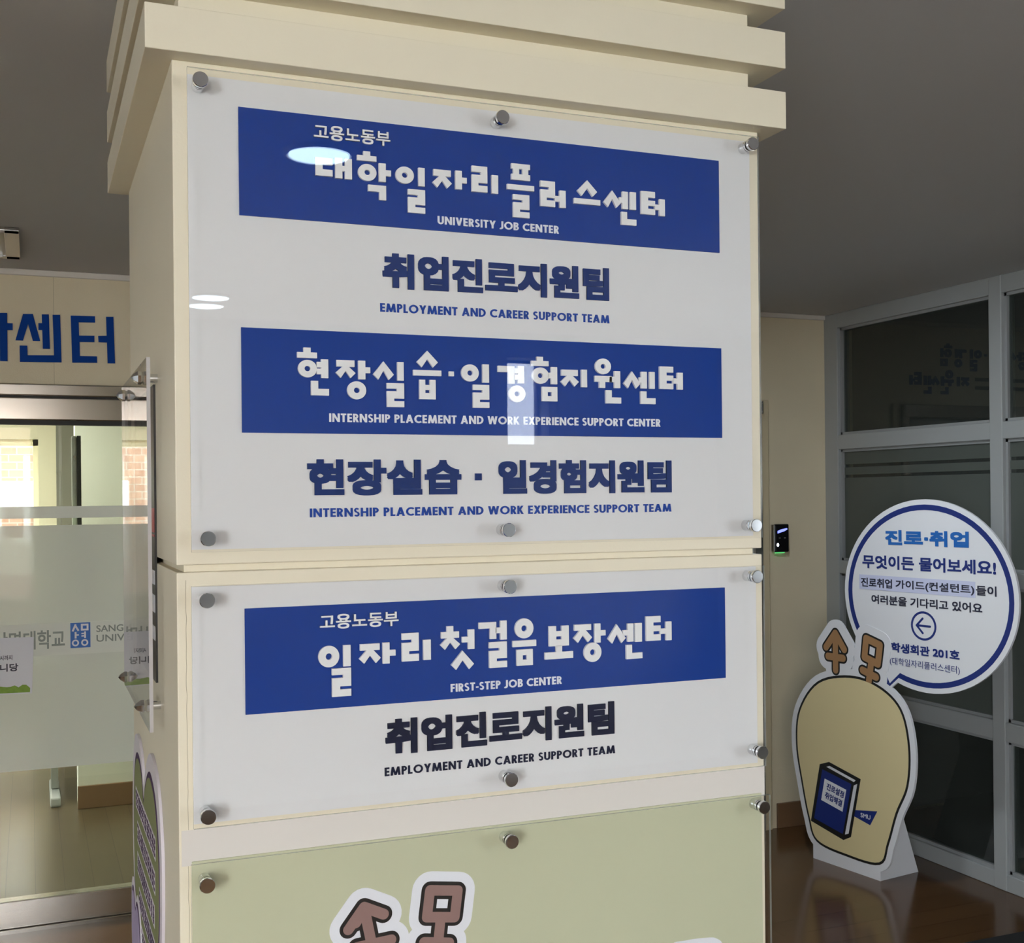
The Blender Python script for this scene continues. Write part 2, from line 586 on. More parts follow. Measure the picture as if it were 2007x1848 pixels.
# ---- geometric capitals for the English lines (cap height 1, heavy strokes)
LW = .215
def _v(x, a=0.0, b=1.0, w=LW):
    return [(x, a), (x + w, a), (x + w, b), (x, b)]
def _h(y, a, b, t=.19):
    return [(a, y), (b, y), (b, y + t), (a, y + t)]
def _d(xb, xt, yb=0.0, yt=1.0, w=.235):
    return [(xb - w / 2, yb), (xb + w / 2, yb), (xt + w / 2, yt), (xt - w / 2, yt)]
def _a(cx, cy, rx, ry, a0, a1, t=LW, n=18):
    o = [(cx + rx * math.cos(math.radians(a0 + (a1 - a0) * i / n)), cy + ry * math.sin(math.radians(a0 + (a1 - a0) * i / n))) for i in range(n + 1)]
    q = [(cx + (rx - t) * math.cos(math.radians(a0 + (a1 - a0) * i / n)), cy + (ry - t * .92) * math.sin(math.radians(a0 + (a1 - a0) * i / n))) for i in range(n + 1)]
    return o + q[::-1]
LATIN = {
    'A': (.84, [_d(.118, .42), _d(.722, .42), _h(.20, .22, .62, .17)]),
    'B': (.60, [_v(0), _h(0, .1, .30, .17), _h(.41, .1, .30, .18), _h(.83, .1, .30, .17), _a(.28, .745, .28, .255, -90, 90, .20), _a(.28, .29, .32, .29, -90, 90, .20)]),
    'C': (.80, [_a(.5, .5, .5, .5, 48, 312)]),
    'D': (.76, [_v(0), _h(0, .1, .28), _h(.81, .1, .28), _a(.26, .5, .5, .5, -90, 90)]),
    'E': (.50, [_v(0), _h(0, .1, .50), _h(.405, .1, .48), _h(.81, .1, .50)]),
    'F': (.48, [_v(0), _h(.40, .1, .46), _h(.81, .1, .48)]),
    'H': (.74, [_v(0), _v(.525), _h(.405, .1, .6)]),
    'I': (.215, [_v(0)]),
    'J': (.40, [_v(.185, .28), _a(.10, .27, .30, .30, 238, 362)]),
    'K': (.68, [_v(0), _d(.16, .53, .40, 1), _d(.56, .22, 0, .62)]),
    'L': (.46, [_v(0), _h(0, .1, .46)]),
    'M': (1.04, [_d(.118, .235), _d(.922, .805), _d(.52, .235, .02, 1, .21), _d(.52, .805, .02, 1, .21)]),
    'N': (.80, [_v(0), _v(.585), _d(.69, .11, 0, 1)]),
    'O': (1.0, [_a(.5, .5, .5, .5, 0, 180), _a(.5, .5, .5, .5, 180, 360)]),
    'P': (.56, [_v(0), _h(.40, .1, .28, .17), _h(.83, .1, .28, .17), _a(.26, .70, .30, .30, -90, 90, .20)]),
    'R': (.60, [_v(0), _h(.40, .1, .28, .17), _h(.83, .1, .28, .17), _a(.26, .70, .30, .30, -90, 90, .20), _d(.49, .28, 0, .5)]),
    'S': (.54, [_a(.27, .725, .255, .275, 25, 275, .19), _a(.27, .285, .27, .285, -150, 95, .19)]),
    'T': (.58, [_v(.1825), _h(.81, 0, .58)]),
    'U': (.70, [_v(0, .34), _v(.485, .34), _a(.35, .35, .35, .36, 180, 360)]),
    'V': (.76, [_d(.38, .118), _d(.38, .642)]),
    'W': (1.16, [_d(.33, .118), _d(.33, .58, 0, 1, .2), _d(.83, .58, 0, 1, .2), _d(.83, 1.042)]),
    'X': (.74, [_d(.118, .61), _d(.622, .13)]),
    'Y': (.74, [_v(.2625, 0, .48), _d(.37, .118, .40, 1), _d(.37, .622, .40, 1)]),
    '-': (.30, [_h(.30, 0, .30, .17)]),
    ' ': (.26, []),
}
def capitals(name, body, fr, box, d0, d1, mat, parent, gap=.115):
    x0, z0, x1, z1 = box
    total = sum(LATIN[c][0] + gap for c in body) - gap
    k, h = (x1 - x0) / total, z1 - z0
    bm = bmesh.new()
    x = 0.0
    for c in body:
        w, strokes = LATIN[c]
        for i, s in enumerate(strokes):
            add_poly(bm, fr, [(x0 + (x + a) * k, z0 + b * h) for a, b in s], [], d0, d1 - .00001 * i)
        x += w + gap
    return link(name, bm, mat, parent)


def add_lathe(bm, base, axis, prof, seg=24):
    """Turned shape: prof is a list of (radius, distance along axis)."""
    axis = Vector(axis).normalized()
    t = axis.orthogonal().normalized()
    b = axis.cross(t)
    rings = []
    for r, h in prof:
        c = Vector(base) + axis * h
        if r < 1e-6:
            rings.append([bm.verts.new(c)])
        else:
            rings.append([bm.verts.new(c + (t * math.cos(2 * math.pi * i / seg) + b * math.sin(2 * math.pi * i / seg)) * r) for i in range(seg)])
    for A, B in zip(rings, rings[1:]):
        if len(A) == 1 and len(B) == 1:
            continue
        for i in range(seg):
            j = (i + 1) % seg
            if len(A) == 1:
                bm.faces.new((A[0], B[i], B[j]))
            elif len(B) == 1:
                bm.faces.new((A[i], A[j], B[0]))
            else:
                bm.faces.new((A[i], A[j], B[j], B[i]))
    if len(rings[0]) > 1:
        bm.faces.new(list(reversed(rings[0])))
    if len(rings[-1]) > 1:
        bm.faces.new(rings[-1])


def soft(o, angle=35):
    for f in o.data.polygons:
        f.use_smooth = True
    o.data.set_sharp_from_angle(angle=math.radians(angle))
    return o

# ================================================================== THE ROOM
XL, XR, YB, YR, HC = -4.2, 3.324, 3.167, -4.2, 2.388
structure = lambda o: tag(o, kind='structure')

structure(boxo('floor', (XL, YR, -0.12), (XR, YB, 0.0), M['floor']))
structure(boxo('ceiling', (XL - .3, YR - .25, HC), (XR + .25, YB + 3.7, HC + 0.2), M['ceiling']))
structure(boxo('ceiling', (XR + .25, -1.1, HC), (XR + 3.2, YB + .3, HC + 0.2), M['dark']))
structure(boxo('wall_left', (XL - .2, YR, 0), (XL, YB, HC), M['lobby']))
# rear wall behind the photographer: one wide window and one slit window
bm = bmesh.new()
wx0, wx1, wz0, wz1 = -3.7, -0.1, 0.6, 2.3
sx0, sx1, sz0, sz1 = 2.09, 2.32, 1.81, 2.26
add_box(bm, (XL, YR - .2, 0), (wx0, YR, HC))
add_box(bm, (wx0, YR - .2, 0), (wx1, YR, wz0))
add_box(bm, (wx0, YR - .2, wz1), (wx1, YR, HC))
add_box(bm, (wx1, YR - .2, 0), (sx0, YR, HC))
add_box(bm, (sx0, YR - .2, 0), (sx1, YR, sz0))
add_box(bm, (sx0, YR - .2, sz1), (sx1, YR, HC))
add_box(bm, (sx1, YR - .2, 0), (XR + .1, YR, HC))
structure(link('wall_rear', bm, M['lobby']))
w = structure(empty('window_2', (wx0, YR, wz0)))
bm = bmesh.new()
for a, b in (((wx0, wz0), (wx1, wz0 + .06)), ((wx0, wz1 - .06), (wx1, wz1)), ((wx0, wz0), (wx0 + .06, wz1)), ((wx1 - .06, wz0), (wx1, wz1)),
             ((-2.53, wz0), (-2.47, wz1)), ((-1.33, wz0), (-1.27, wz1))):
    add_box(bm, (a[0], YR - .12, a[1]), (b[0], YR - .04, b[1]))
link('window_frame', bm, M['cream_frame'], w)

w4 = structure(empty('window_4', (sx0, YR, sz0)))
boxo('pane', (sx0, YR - .15, sz0), (sx1, YR - .145, sz1), M['slit_glass'], w4)
bm = bmesh.new()
for a, b in (((sx0, sz0), (sx0 + .012, sz1)), ((sx1 - .012, sz0), (sx1, sz1)), ((sx0, sz0), (sx1, sz0 + .012)), ((sx0, sz1 - .012), (sx1, sz1))):
    add_box(bm, (a[0], YR - .16, a[1]), (b[0], YR - .13, b[1]))
link('window_frame', bm, M['frame'], w4)
# back wall with the wide door opening of the centre
DX0, DX1, DZ = -1.25, 1.25, 1.975
bm = bmesh.new()
add_box(bm, (XL, YB, 0), (DX0, YB + .2, HC))
add_box(bm, (DX0, YB, DZ), (DX1, YB + .2, HC))
add_box(bm, (DX1, YB, 0), (XR + .15, YB + .2, HC))
structure(link('wall_back', bm, M['wallpaper']))
bm = bmesh.new()
add_box(bm, (-0.0815, YB - .0006, DZ), (-0.0805, YB, HC - .02))
structure(link('trim_4', bm, plain('seam_shade', (0.38, 0.31, 0.20), 0.8)))
structure(boxo('trim_1', (XL, YB - .012, HC - .022), (XR, YB, HC), M['white_trim'], bevel=.003))
structure(boxo('baseboard_back', (3.02, YB - .014, 0), (XR, YB, 0.115), M['base'], bevel=.003))
structure(boxo('baseboard_rear', (XL, YR, 0), (XR, YR + .014, 0.115), M['base'], bevel=.003))

# ------------------------------------------------------------------ the glass door on the left
FB = Frame((0, YB, 0), (1, 0, 0), (0, -1, 0))
d1 = structure(empty('door_1', (0, YB, 0)))
hd = boxo('header_rail', (DX0, YB - .03, 1.930), (DX1, YB + .06, 1.972), M['steel'], d1, bevel=.004)
boxo('rail_gap', (DX0, YB - .012, 1.922), (DX1, YB + .05, 1.931), M['gap'], d1)
boxo('door_rail', (DX0, YB - .022, 1.842), (DX1, YB + .05, 1.923), M['steel'], d1, bevel=.004)
boxo('shadow_gap', (DX0, YB - .004, 1.826), (DX1, YB + .03, 1.844), M['gap'], d1)
boxo('glass_pane', (DX0, YB + .004, .10), (DX1, YB + .014, 1.834), M['glass'], d1)
boxo('bottom_rail', (DX0, YB - .014, .012), (DX1, YB + .04, .112), M['steel'], d1, bevel=.004)
boxo('door_sill', (DX0, YB - .03, 0), (DX1, YB + .06, .012), M['steel'], d1)
fl = boxo('frosted_film', (DX0, YB + .0025, .574), (DX1, YB + .004, 1.460), M['frost'], d1)
boxo('film_stripe', (DX0, YB + .0025, 1.486), (DX1, YB + .004, 1.529), M['frost_band'], d1)
boxo('film_band', (DX0, YB + .0012, .985), (DX1, YB + .0025, 1.103), M['frost_band'], d1)
hn = boxo('pull_handle', (-.023, YB + .05, 1.0), (-.004, YB + .075, 1.79), M['office_white'], d1, bevel=.006)  # white paint stands in for window light mirrored on the bar
boxo('handle_mount', (-.018, YB + .014, 1.70), (-.009, YB + .05, 1.715), M['chrome'], hn)
boxo('lock_stile', (-.004, YB + .04, .92), (.010, YB + .06, 1.79), M['gap'], d1)
# writing printed on the film
lettering('film_lettering', '상명대학교', FB, (-.292, 1.010, -.053, 1.078), -.0012, -.0006, M['grey_print'], d1, bold=.022)
lettering('film_lettering', 'SANGMYUNG', FB, (.056, 1.062, .285, 1.087), -.0012, -.0006, M['grey_print'], d1, bold=.012)
lettering('film_lettering', 'UNIVERSITY', FB, (.056, 1.026, .285, 1.052), -.0012, -.0006, M['grey_print'], d1, bold=.012)
lg = plate('emblem', FB, rect(-.034, 1.008, .035, 1.100), -.0012, -.0006, M['print_blue'], d1)
bm = bmesh.new()
ex = lambda a: -.034 + (a - 920) / 270 * .069
ez = lambda b: 1.100 - (b - 270) / 340 * .092
def estroke(a, b, r=.0033):
    p, q = (ex(a[0]), ez(a[1])), (ex(b[0]), ez(b[1]))
    dx, dz = q[0] - p[0], q[1] - p[1]
    L = math.hypot(dx, dz)
    nx, nz = -dz / L * r, dx / L * r
    add_poly(bm, FB, [(p[0] + nx, p[1] + nz), (p[0] - nx, p[1] - nz), (q[0] - nx, q[1] - nz), (q[0] + nx, q[1] + nz)], [], -.0006, 0)
estroke((992, 290), (950, 385)); estroke((985, 305), (1030, 380))
add_poly(bm, FB, rect(ex(1062), ez(380), ex(1165), ez(287)), [rect(ex(1088), ez(355), ex(1140), ez(312))], -.0006, 0)
estroke((990, 395), (990, 482)); estroke((990, 436), (1034, 436), .0026)
estroke((1118, 392), (1118, 482)); estroke((1068, 418), (1118, 418), .0024); estroke((1068, 452), (1118, 452), .0024)
for cx_ in (987, 1112):
    add_poly(bm, FB, ellipse(ex(cx_), ez(543), .0124, .0124, 28), [ellipse(ex(cx_), ez(543), .0068, .0068, 24)], -.0006, 0)
link('emblem_mark', bm, M['print_white'], lg)

# ------------------------------------------------------------------ big blue letters on the back wall
WL_SEN = [[(-0.1841, 2.2262), (-0.1511, 2.2278), (-0.1273, 2.1307), (-0.152, 2.1304), (-0.1675, 2.191), (-0.185, 2.1301), (-0.21, 2.1301)], [(-0.1211, 2.2279), (-0.0973, 2.2288), (-0.0946, 2.1036), (-0.1187, 2.1034), (-0.12, 2.1713), (-0.1327, 2.1707), (-0.1331, 2.1953), (-0.1207, 2.1959)], [(-0.0845, 2.2284), (-0.059, 2.2296), (-0.0554, 2.0553), (-0.196, 2.053), (-0.1964, 2.1116), (-0.1707, 2.112), (-0.1701, 2.0773), (-0.0804, 2.0802)]]
WL_TEO = [[(-0.0227, 2.2279), (0.0614, 2.2299), (0.0619, 2.2067), (0.0046, 2.2051), (0.0058, 2.1561), (0.0588, 2.1576), (0.0589, 2.134), (0.0072, 2.1327), (0.0077, 2.0812), (0.067, 2.0816), (0.0677, 2.058), (-0.0187, 2.0558)], [(0.1001, 2.2297), (0.1259, 2.2309), (0.1303, 2.058), (0.1042, 2.0575), (0.1026, 2.1344), (0.073, 2.1346), (0.0719, 2.1575), (0.1018, 2.1594)]]
WL_DAM = [[(-0.2619, 2.2266), (-0.2371, 2.2277), (-0.2371, 2.1905), (-0.2188, 2.191), (-0.2187, 2.1666), (-0.2367, 2.1659), (-0.2368, 2.0536), (-0.2619, 2.0538)]]
for nm, polys, lab in (('wall_letter', WL_DAM, 'blue cut-out wall letter at the left picture edge, beside 센'),
                       ('wall_letter', WL_SEN, 'blue cut-out wall letter 센 above the glass door'),
                       ('wall_letter', WL_TEO, 'blue cut-out wall letter 터 next to the cream pillar')):
    bm = bmesh.new()
    for p in polys:
        add_poly(bm, FB, p, [], 0, .006)
    tag(link(nm, bm, M['wall_blue']), lab, 'letter', 'blue letters above the glass door')

# a notice hung on the door film
nt_ = empty('paper_notice', (-.29, YB, .95))
tag(nt_, 'white paper notice with a green grass edge taped to the glass door', 'notice')
plate('sheet', FB, [(-.43, .857), (-.166, .852), (-.158, 1.056), (-.43, 1.061)], .0015, .0022, M['paper'], nt_)
gp = [(-.43, .862), (-.173, .857)] + [(-.172 - i * .0129, .872 + .009 * abs(math.sin(i * 1.9)) + .004 * (i % 3)) for i in range(20)]
plate('grass_border', FB, gp, .0022, .0027, M['grass_print'], nt_)
lettering('lettering', '시까지', FB, (-.272, .977, -.231, .995), .0022, .0027, M['print_text'], nt_, bold=.02)
lettering('lettering', '입니당', FB, (-.305, .936, -.211, .964), .0022, .0027, M['print_text'], nt_, bold=.03)

# ------------------------------------------------------------------ ceiling fixture near the door
cf = empty('ceiling_fixture', (-.3, 2.68, HC))
tag(cf, 'rectangular metal-framed fixture on the ceiling in front of the door wall', 'ceiling fixture')
bm = bmesh.new()
for a, b in (((-.75, 2.45), (-.19, 2.49)), ((-.75, 2.87), (-.19, 2.915)), ((-.235, 2.45), (-.19, 2.915)), ((-.75, 2.45), (-.70, 2.915))):
    add_box(bm, (a[0], a[1], HC - .012), (b[0], b[1], HC), .003)
link('frame', bm, M['steel'], cf)
boxo('panel', (-.71, 2.48, HC - .007), (-.23, 2.88, HC - .001), plain('beige_panel', (0.62, 0.55, 0.42), 0.4), cf)
boxo('rim', (-.71, 2.485, HC - .017), (-.245, 2.495, HC - .007), M['chrome'], cf)
boxo('rim', (-.71, 2.86, HC - .017), (-.245, 2.87, HC - .007), M['chrome'], cf)

# ceiling lamps (out of frame, mirrored in the sign; last added as standee light)
for lx, ly, lab in ((.490, -1.387, 'round ceiling lamp nearest the pillar, mirrored on the top blue plate'),
                    (.53, -3.575, 'round ceiling lamp of a rear pair, nearer to the pillar'),
                    (.54, -3.80, 'round ceiling lamp of a rear pair, nearer to the rear wall'),
                    (2.0, 1.9, 'round ceiling lamp added out of view behind the pillar to light the standee corner'),):
    r = empty('ceiling_lamp', (lx, ly, HC))
    tag(r, lab, 'ceiling lamp', 'round lamps in the lobby ceiling')
    bm = bmesh.new()
    add_lathe(bm, (lx, ly, HC), (0, 0, -1), [(.088, 0), (.088, .006), (.078, .010), (.074, .006)], 40)
    soft(link('trim_ring', bm, M['white_trim'], r))
    bm = bmesh.new()
    add_lathe(bm, (lx, ly, HC - .006), (0, 0, -1), [(.073, 0), (.073, .003)], 40)
    link('diffuser', bm, M['lamp_glow'], r)
    if ly > 0:
        lamp('added_lamp_light', 'AREA', (lx, ly, HC - .012), (lx, ly, 0), 3.0, (0.86, 0.94, 1.0), shape='DISK', size=.14)  # light added behind the pillar to brighten the standee

# ------------------------------------------------------------------ the second door (right of the pillar) and its wall writing
d2 = structure(empty('door_2', (2.2, YB, 0)))
boxo('door_casing', (2.940, YB - .020, 0), (2.986, YB, 1.982), plain('casing_paint', (0.66, 0.57, 0.38), 0.6), d2, bevel=.003)
boxo('header_rail', (1.05 + .25, YB - .05, 1.914), (2.940, YB, 1.977), M['steel'], d2, bevel=.004)
boxo('door_leaf', (1.30, YB - .02, .02), (2.940, YB, 1.914), plain('door_leaf_grey', (0.36, 0.38, 0.36), 0.3), d2)
boxo('side_post', (2.90, YB - .035, .0), (2.940, YB - .02, 1.914), M['steel'], d2)

HEADING_W = .0093
HEADING_A = [
    ('대', [('ㄷ', 0.1777, 1.9645, 0.2001, 1.9879), ('ㅐ', 0.2037, 1.9631, 0.2258, 1.9897)]),
    ('학', [('丅', 0.2329, 1.9895, 0.2589, 2.0021), ('ㅇ', 0.234, 1.9633, 0.2588, 1.9855), ('ㅏ', 0.2622, 1.9637, 0.2786, 1.9882), ('ㄱ', 0.2474, 1.9396, 0.2717, 1.9587)]),
    ('일', [('ㅇ', 0.2849, 1.9643, 0.3102, 1.9869), ('ㅣ', 0.3166, 1.9628, 0.3253, 1.9875), ('ㄹ', 0.3017, 1.9264, 0.3256, 1.9578)]),
    ('자', [('ㅈ', 0.3363, 1.9633, 0.3637, 1.9876), ('ㅏ', 0.3688, 1.9634, 0.3851, 1.9886)]),
    ('리', [('ㄹ', 0.3924, 1.9624, 0.415, 1.9976), ('ㅣ', 0.4214, 1.9621, 0.4307, 1.9874)]),
    ('플', [('ㅍ', 0.4505, 1.984, 0.4785, 2.0064), ('ㅡ', 0.4441, 1.9701, 0.4845, 1.9774), ('ㄹ', 0.4526, 1.9322, 0.477, 1.964)]),
    ('러', [('ㄹ', 0.4938, 1.951, 0.5162, 1.9865), ('ㅓ', 0.5155, 1.951, 0.5324, 1.9752)]),
    ('스', [('ㅅ', 0.5505, 1.9707, 0.5815, 1.9932), ('ㅡ', 0.5453, 1.959, 0.5864, 1.9667)]),
    ('센', [('ㅅ', 0.5916, 1.9581, 0.619, 1.9824), ('ㅓ', 0.6167, 1.9573, 0.6306, 1.9823), ('ㅣ', 0.634, 1.9574, 0.6436, 1.9827), ('ㄴ', 0.6197, 1.9347, 0.6439, 1.9532)]),
    ('터', [('ㅌ', 0.6519, 1.9527, 0.6747, 1.9859), ('ㅓ', 0.6742, 1.9521, 0.6908, 1.9764)]),
]
HEADING_B = [
    ('현', [('丅', 0.1515, 1.7275, 0.1772, 1.741), ('ㅇ', 0.1524, 1.7026, 0.1769, 1.7252), ('ㅕ', 0.1768, 1.7022, 0.1918, 1.7266), ('ㄴ', 0.1691, 1.6797, 0.1925, 1.6985)]),
    ('장', [('ㅈ', 0.2015, 1.7032, 0.2279, 1.7265), ('ㅏ', 0.2318, 1.702, 0.2477, 1.7265), ('ㅇ', 0.2167, 1.6757, 0.242, 1.6993)]),
    ('실', [('ㅅ', 0.2516, 1.7023, 0.2798, 1.7267), ('ㅣ', 0.2847, 1.7018, 0.2934, 1.7265), ('ㄹ', 0.2701, 1.6666, 0.2937, 1.6983)]),
    ('습', [('ㅅ', 0.3116, 1.7206, 0.3413, 1.7428), ('ㅡ', 0.3066, 1.7093, 0.346, 1.7168), ('ㅂ', 0.315, 1.6778, 0.3378, 1.704)]),
    ('·', [('·', 0.3568, 1.7098, 0.3639, 1.7162)]),
    ('일', [('ㅇ', 0.3745, 1.7033, 0.3997, 1.7266), ('ㅣ', 0.4052, 1.7024, 0.4146, 1.7273), ('ㄹ', 0.391, 1.6678, 0.4147, 1.6994)]),
    ('경', [('ㄱ', 0.4277, 1.702, 0.4523, 1.7262), ('ㅕ', 0.4515, 1.7028, 0.4666, 1.727), ('ㅇ', 0.4433, 1.6767, 0.4683, 1.6998)]),
    ('험', [('丅', 0.4774, 1.7277, 0.5036, 1.7407), ('ㅇ', 0.4784, 1.703, 0.5038, 1.7258), ('ㅓ', 0.503, 1.7029, 0.5166, 1.727), ('ㅁ', 0.4932, 1.679, 0.5166, 1.6991)]),
    ('지', [('ㅈ', 0.522, 1.7005, 0.5499, 1.724), ('ㅣ', 0.554, 1.6998, 0.5628, 1.7248)]),
    ('원', [('ㅇ', 0.5758, 1.7192, 0.6007, 1.7415), ('ㅜ', 0.575, 1.6998, 0.6019, 1.7168), ('ㅓ', 0.598, 1.7001, 0.6153, 1.7243), ('ㄴ', 0.5922, 1.678, 0.6165, 1.6967)]),
    ('센', [('ㅅ', 0.6207, 1.7003, 0.6478, 1.7248), ('ㅓ', 0.6457, 1.7006, 0.6584, 1.7247), ('ㅣ', 0.6627, 1.7003, 0.6712, 1.7248), ('ㄴ', 0.6482, 1.6782, 0.6722, 1.6964)]),
    ('터', [('ㅌ', 0.6795, 1.7006, 0.7019, 1.7333), ('ㅓ', 0.7012, 1.7004, 0.7178, 1.7251)]),
]
HEADING_C = [
    ('일', [('ㅇ', 0.1752, 1.3274, 0.2026, 1.3553), ('ㅣ', 0.2079, 1.3273, 0.2177, 1.3549), ('ㄹ', 0.1927, 1.2886, 0.218, 1.3253)]),
    ('자', [('ㅈ', 0.229, 1.3291, 0.2582, 1.3549), ('ㅏ', 0.2609, 1.3275, 0.2784, 1.3553)]),
    ('리', [('ㄹ', 0.2872, 1.3287, 0.3106, 1.3662), ('ㅣ', 0.3169, 1.329, 0.3273, 1.3559)]),
    ('첫', [('ㅊ', 0.3406, 1.3409, 0.3689, 1.3724), ('ㅓ', 0.3718, 1.3399, 0.3896, 1.3665), ('ㅅ', 0.3559, 1.3128, 0.3886, 1.3385)]),
    ('걸', [('ㄱ', 0.3963, 1.3518, 0.4215, 1.375), ('ㅓ', 0.4204, 1.3501, 0.4369, 1.3762), ('ㄹ', 0.4109, 1.3122, 0.4369, 1.3476)]),
    ('음', [('ㅇ', 0.449, 1.3502, 0.4767, 1.3777), ('ㅡ', 0.4456, 1.3388, 0.4807, 1.3474), ('ㅁ', 0.4514, 1.3127, 0.4754, 1.335)]),
    ('보', [('ㅂ', 0.5002, 1.3367, 0.5305, 1.3648), ('ㅗ', 0.4938, 1.3188, 0.5368, 1.3374)]),
    ('장', [('ㅈ', 0.5378, 1.3394, 0.5667, 1.3651), ('ㅏ', 0.5707, 1.338, 0.5879, 1.3651), ('ㅇ', 0.5537, 1.3111, 0.581, 1.3386)]),
    ('센', [('ㅅ', 0.5914, 1.3353, 0.62, 1.3625), ('ㅓ', 0.6157, 1.3365, 0.6324, 1.3626), ('ㅣ', 0.6353, 1.3357, 0.6461, 1.3626), ('ㄴ', 0.6207, 1.3117, 0.6466, 1.3321)]),
    ('터', [('ㅌ', 0.653, 1.3359, 0.6768, 1.3714), ('ㅓ', 0.676, 1.3352, 0.6948, 1.3624)]),
]

ws = empty('wall_writing', (2.4, YB, 2.15))
tag(ws, 'blue wall writing above the second door, seen mirrored in the partition glass', 'wall sign')
SW = 1.31 * 1.4
for syl, comps in HEADING_B[:8]:
    syllable('letter', FB, comps, HEADING_W, 0, .006, M['wall_blue'], ws, lambda x: 2.392 + SW * (x - .3604), lambda z: 2.174 + SW * (z - 1.6790))
for syl, comps in HEADING_B[8:]:
    syllable('letter', FB, comps, HEADING_W, 0, .006, M['wall_blue'], ws, lambda x: 2.498 + 1.36 * 1.4 * (x - .522), lambda z: 2.077 + 1.36 * 1.4 * (z - 1.7005))
for zz in (2.104, 2.062):
    plate('line', FB, rect(1.80, zz, 2.46, zz + .018), 0, .004, M['print_text'], ws)

# ------------------------------------------------------------------ card reader
cr = empty('card_reader', (3.046, YB, 1.34))
tag(cr, 'black access card reader with a blue screen on the beige back wall', 'card reader')
bm = bmesh.new()
add_box(bm, (3.009, YB - .030, 1.279), (3.086, YB - .012, 1.409), .006, 3)
link('body', bm, M['black_plastic'], cr)
bm = bmesh.new()
add_box(bm, (3.004, YB - .026, 1.281), (3.020, YB, 1.407), .004)
link('side_trim', bm, M['chrome'], cr)
plate('screen', FB, [(3.022, 1.366), (3.060, 1.376), (3.076, 1.384), (3.074, 1.390), (3.040, 1.384), (3.022, 1.377)], .0302, .0306, M['screen'], cr)
plate('button', FB, ellipse(3.023, 1.313, .006, .008, 20), .0302, .0308, M['led_white'], cr)
for bx in (3.034, 3.062):
    plate('button', FB, ellipse(bx, 1.345, .006, .0035, 16), .0302, .0305, plain('dim_key', (0.09, 0.09, 0.09), 0.5), cr)
plate('status_light', FB, rect(3.022, 1.2735, 3.070, 1.2785), .006, .016, M['led_green'], cr)

# ------------------------------------------------------------------ glazed partition on the right
FR = Frame((XR, 0, 0), (0, -1, 0), (-1, 0, 0))       # u = -y
w1 = structure(empty('window_1', (XR, 2.6, 0)))
Y_A, Y_B = 3.068, 2.113
MULL = [(YB, Y_A), (Y_B, 2.046), (1.10, 1.035), (0.09, .025), (-.92, -.985)]
RAILS = [(2.318, HC), (1.752, 1.820), (1.176, 1.236), (.580, .655), (0, .066)]
bm = bmesh.new()
for a, b in MULL:
    add_box(bm, (XR - .012, min(a, b), 0), (XR + .06, max(a, b), HC), .004)
link('upright', bm, M['frame'], w1)
bm = bmesh.new()
for a, b in RAILS:
    add_box(bm, (XR - .010, -.985, a), (XR + .058, YB, b), .004)
link('rail', bm, M['frame'], w1)
bm = bmesh.new()                                       # glazing beads round every light
edges = [(MULL[i][1], MULL[i + 1][0]) for i in range(len(MULL) - 1)]
for y1, y0 in edges:
    y1, y0 = max(y1, y0), min(y1, y0)
    for (za, zb) in ((1.820, 2.318), (1.236, 1.752), (.655, 1.176), (.066, .580)):
        for p, q in (((y0, za), (y0 + .012, zb)), ((y1 - .012, za), (y1, zb)), ((y0, za), (y1, za + .012)), ((y0, zb - .012), (y1, zb))):
            add_box(bm, (XR + .006, p[0], p[1]), (XR + .04, q[0], q[1]))
link('glazing_bead', bm, plain('bead_grey', (0.30, 0.31, 0.31), 0.45), w1)
for y1, y0 in edges:
    y1, y0 = max(y1, y0) - .006, min(y1, y0) + .006
    for (za, zb) in ((1.820, 2.318), (1.236, 1.752), (.655, 1.176), (.066, .580)):
        boxo('pane', (XR + .018, y0, za), (XR + .024, y1, zb), M['darkglass'], w1)
    bm = bmesh.new()
    for za, zb in ((.66, 1.17), (1.242, 1.620), (1.634, 1.668), (1.682, 1.746)):
        add_box(bm, (XR + .0165, y0 + .006, za), (XR + .018, y1 - .006, zb))
    link('film', bm, M['darkfrost'], w1)
rw0, rw1, rz0, rz1 = -3.75, -2.75, 1.1, 2.1
bm = bmesh.new()
add_box(bm, (XR, YR - .2, 0), (XR + .15, rw0, HC))
add_box(bm, (XR, rw1, 0), (XR + .15, -.985, HC))
add_box(bm, (XR, rw0, 0), (XR + .15, rw1, rz0))
add_box(bm, (XR, rw0, rz1), (XR + .15, rw1, HC))
structure(link('wall_right', bm, M['lobby']))
w5 = structure(empty('added_window_5', (XR, rw0, rz0)))  # window added out of view to throw daylight on the sign
bm = bmesh.new()
for a, b in (((rw0, rz0), (rw1, rz0 + .05)), ((rw0, rz1 - .05), (rw1, rz1)), ((rw0, rz0), (rw0 + .05, rz1)), ((rw1 - .05, rz0), (rw1, rz1)), ((-3.275, rz0), (-3.225, rz1))):
    add_box(bm, (XR + .04, a[0], a[1]), (XR + .11, b[0], b[1]))
link('window_frame', bm, M['frame'], w5)
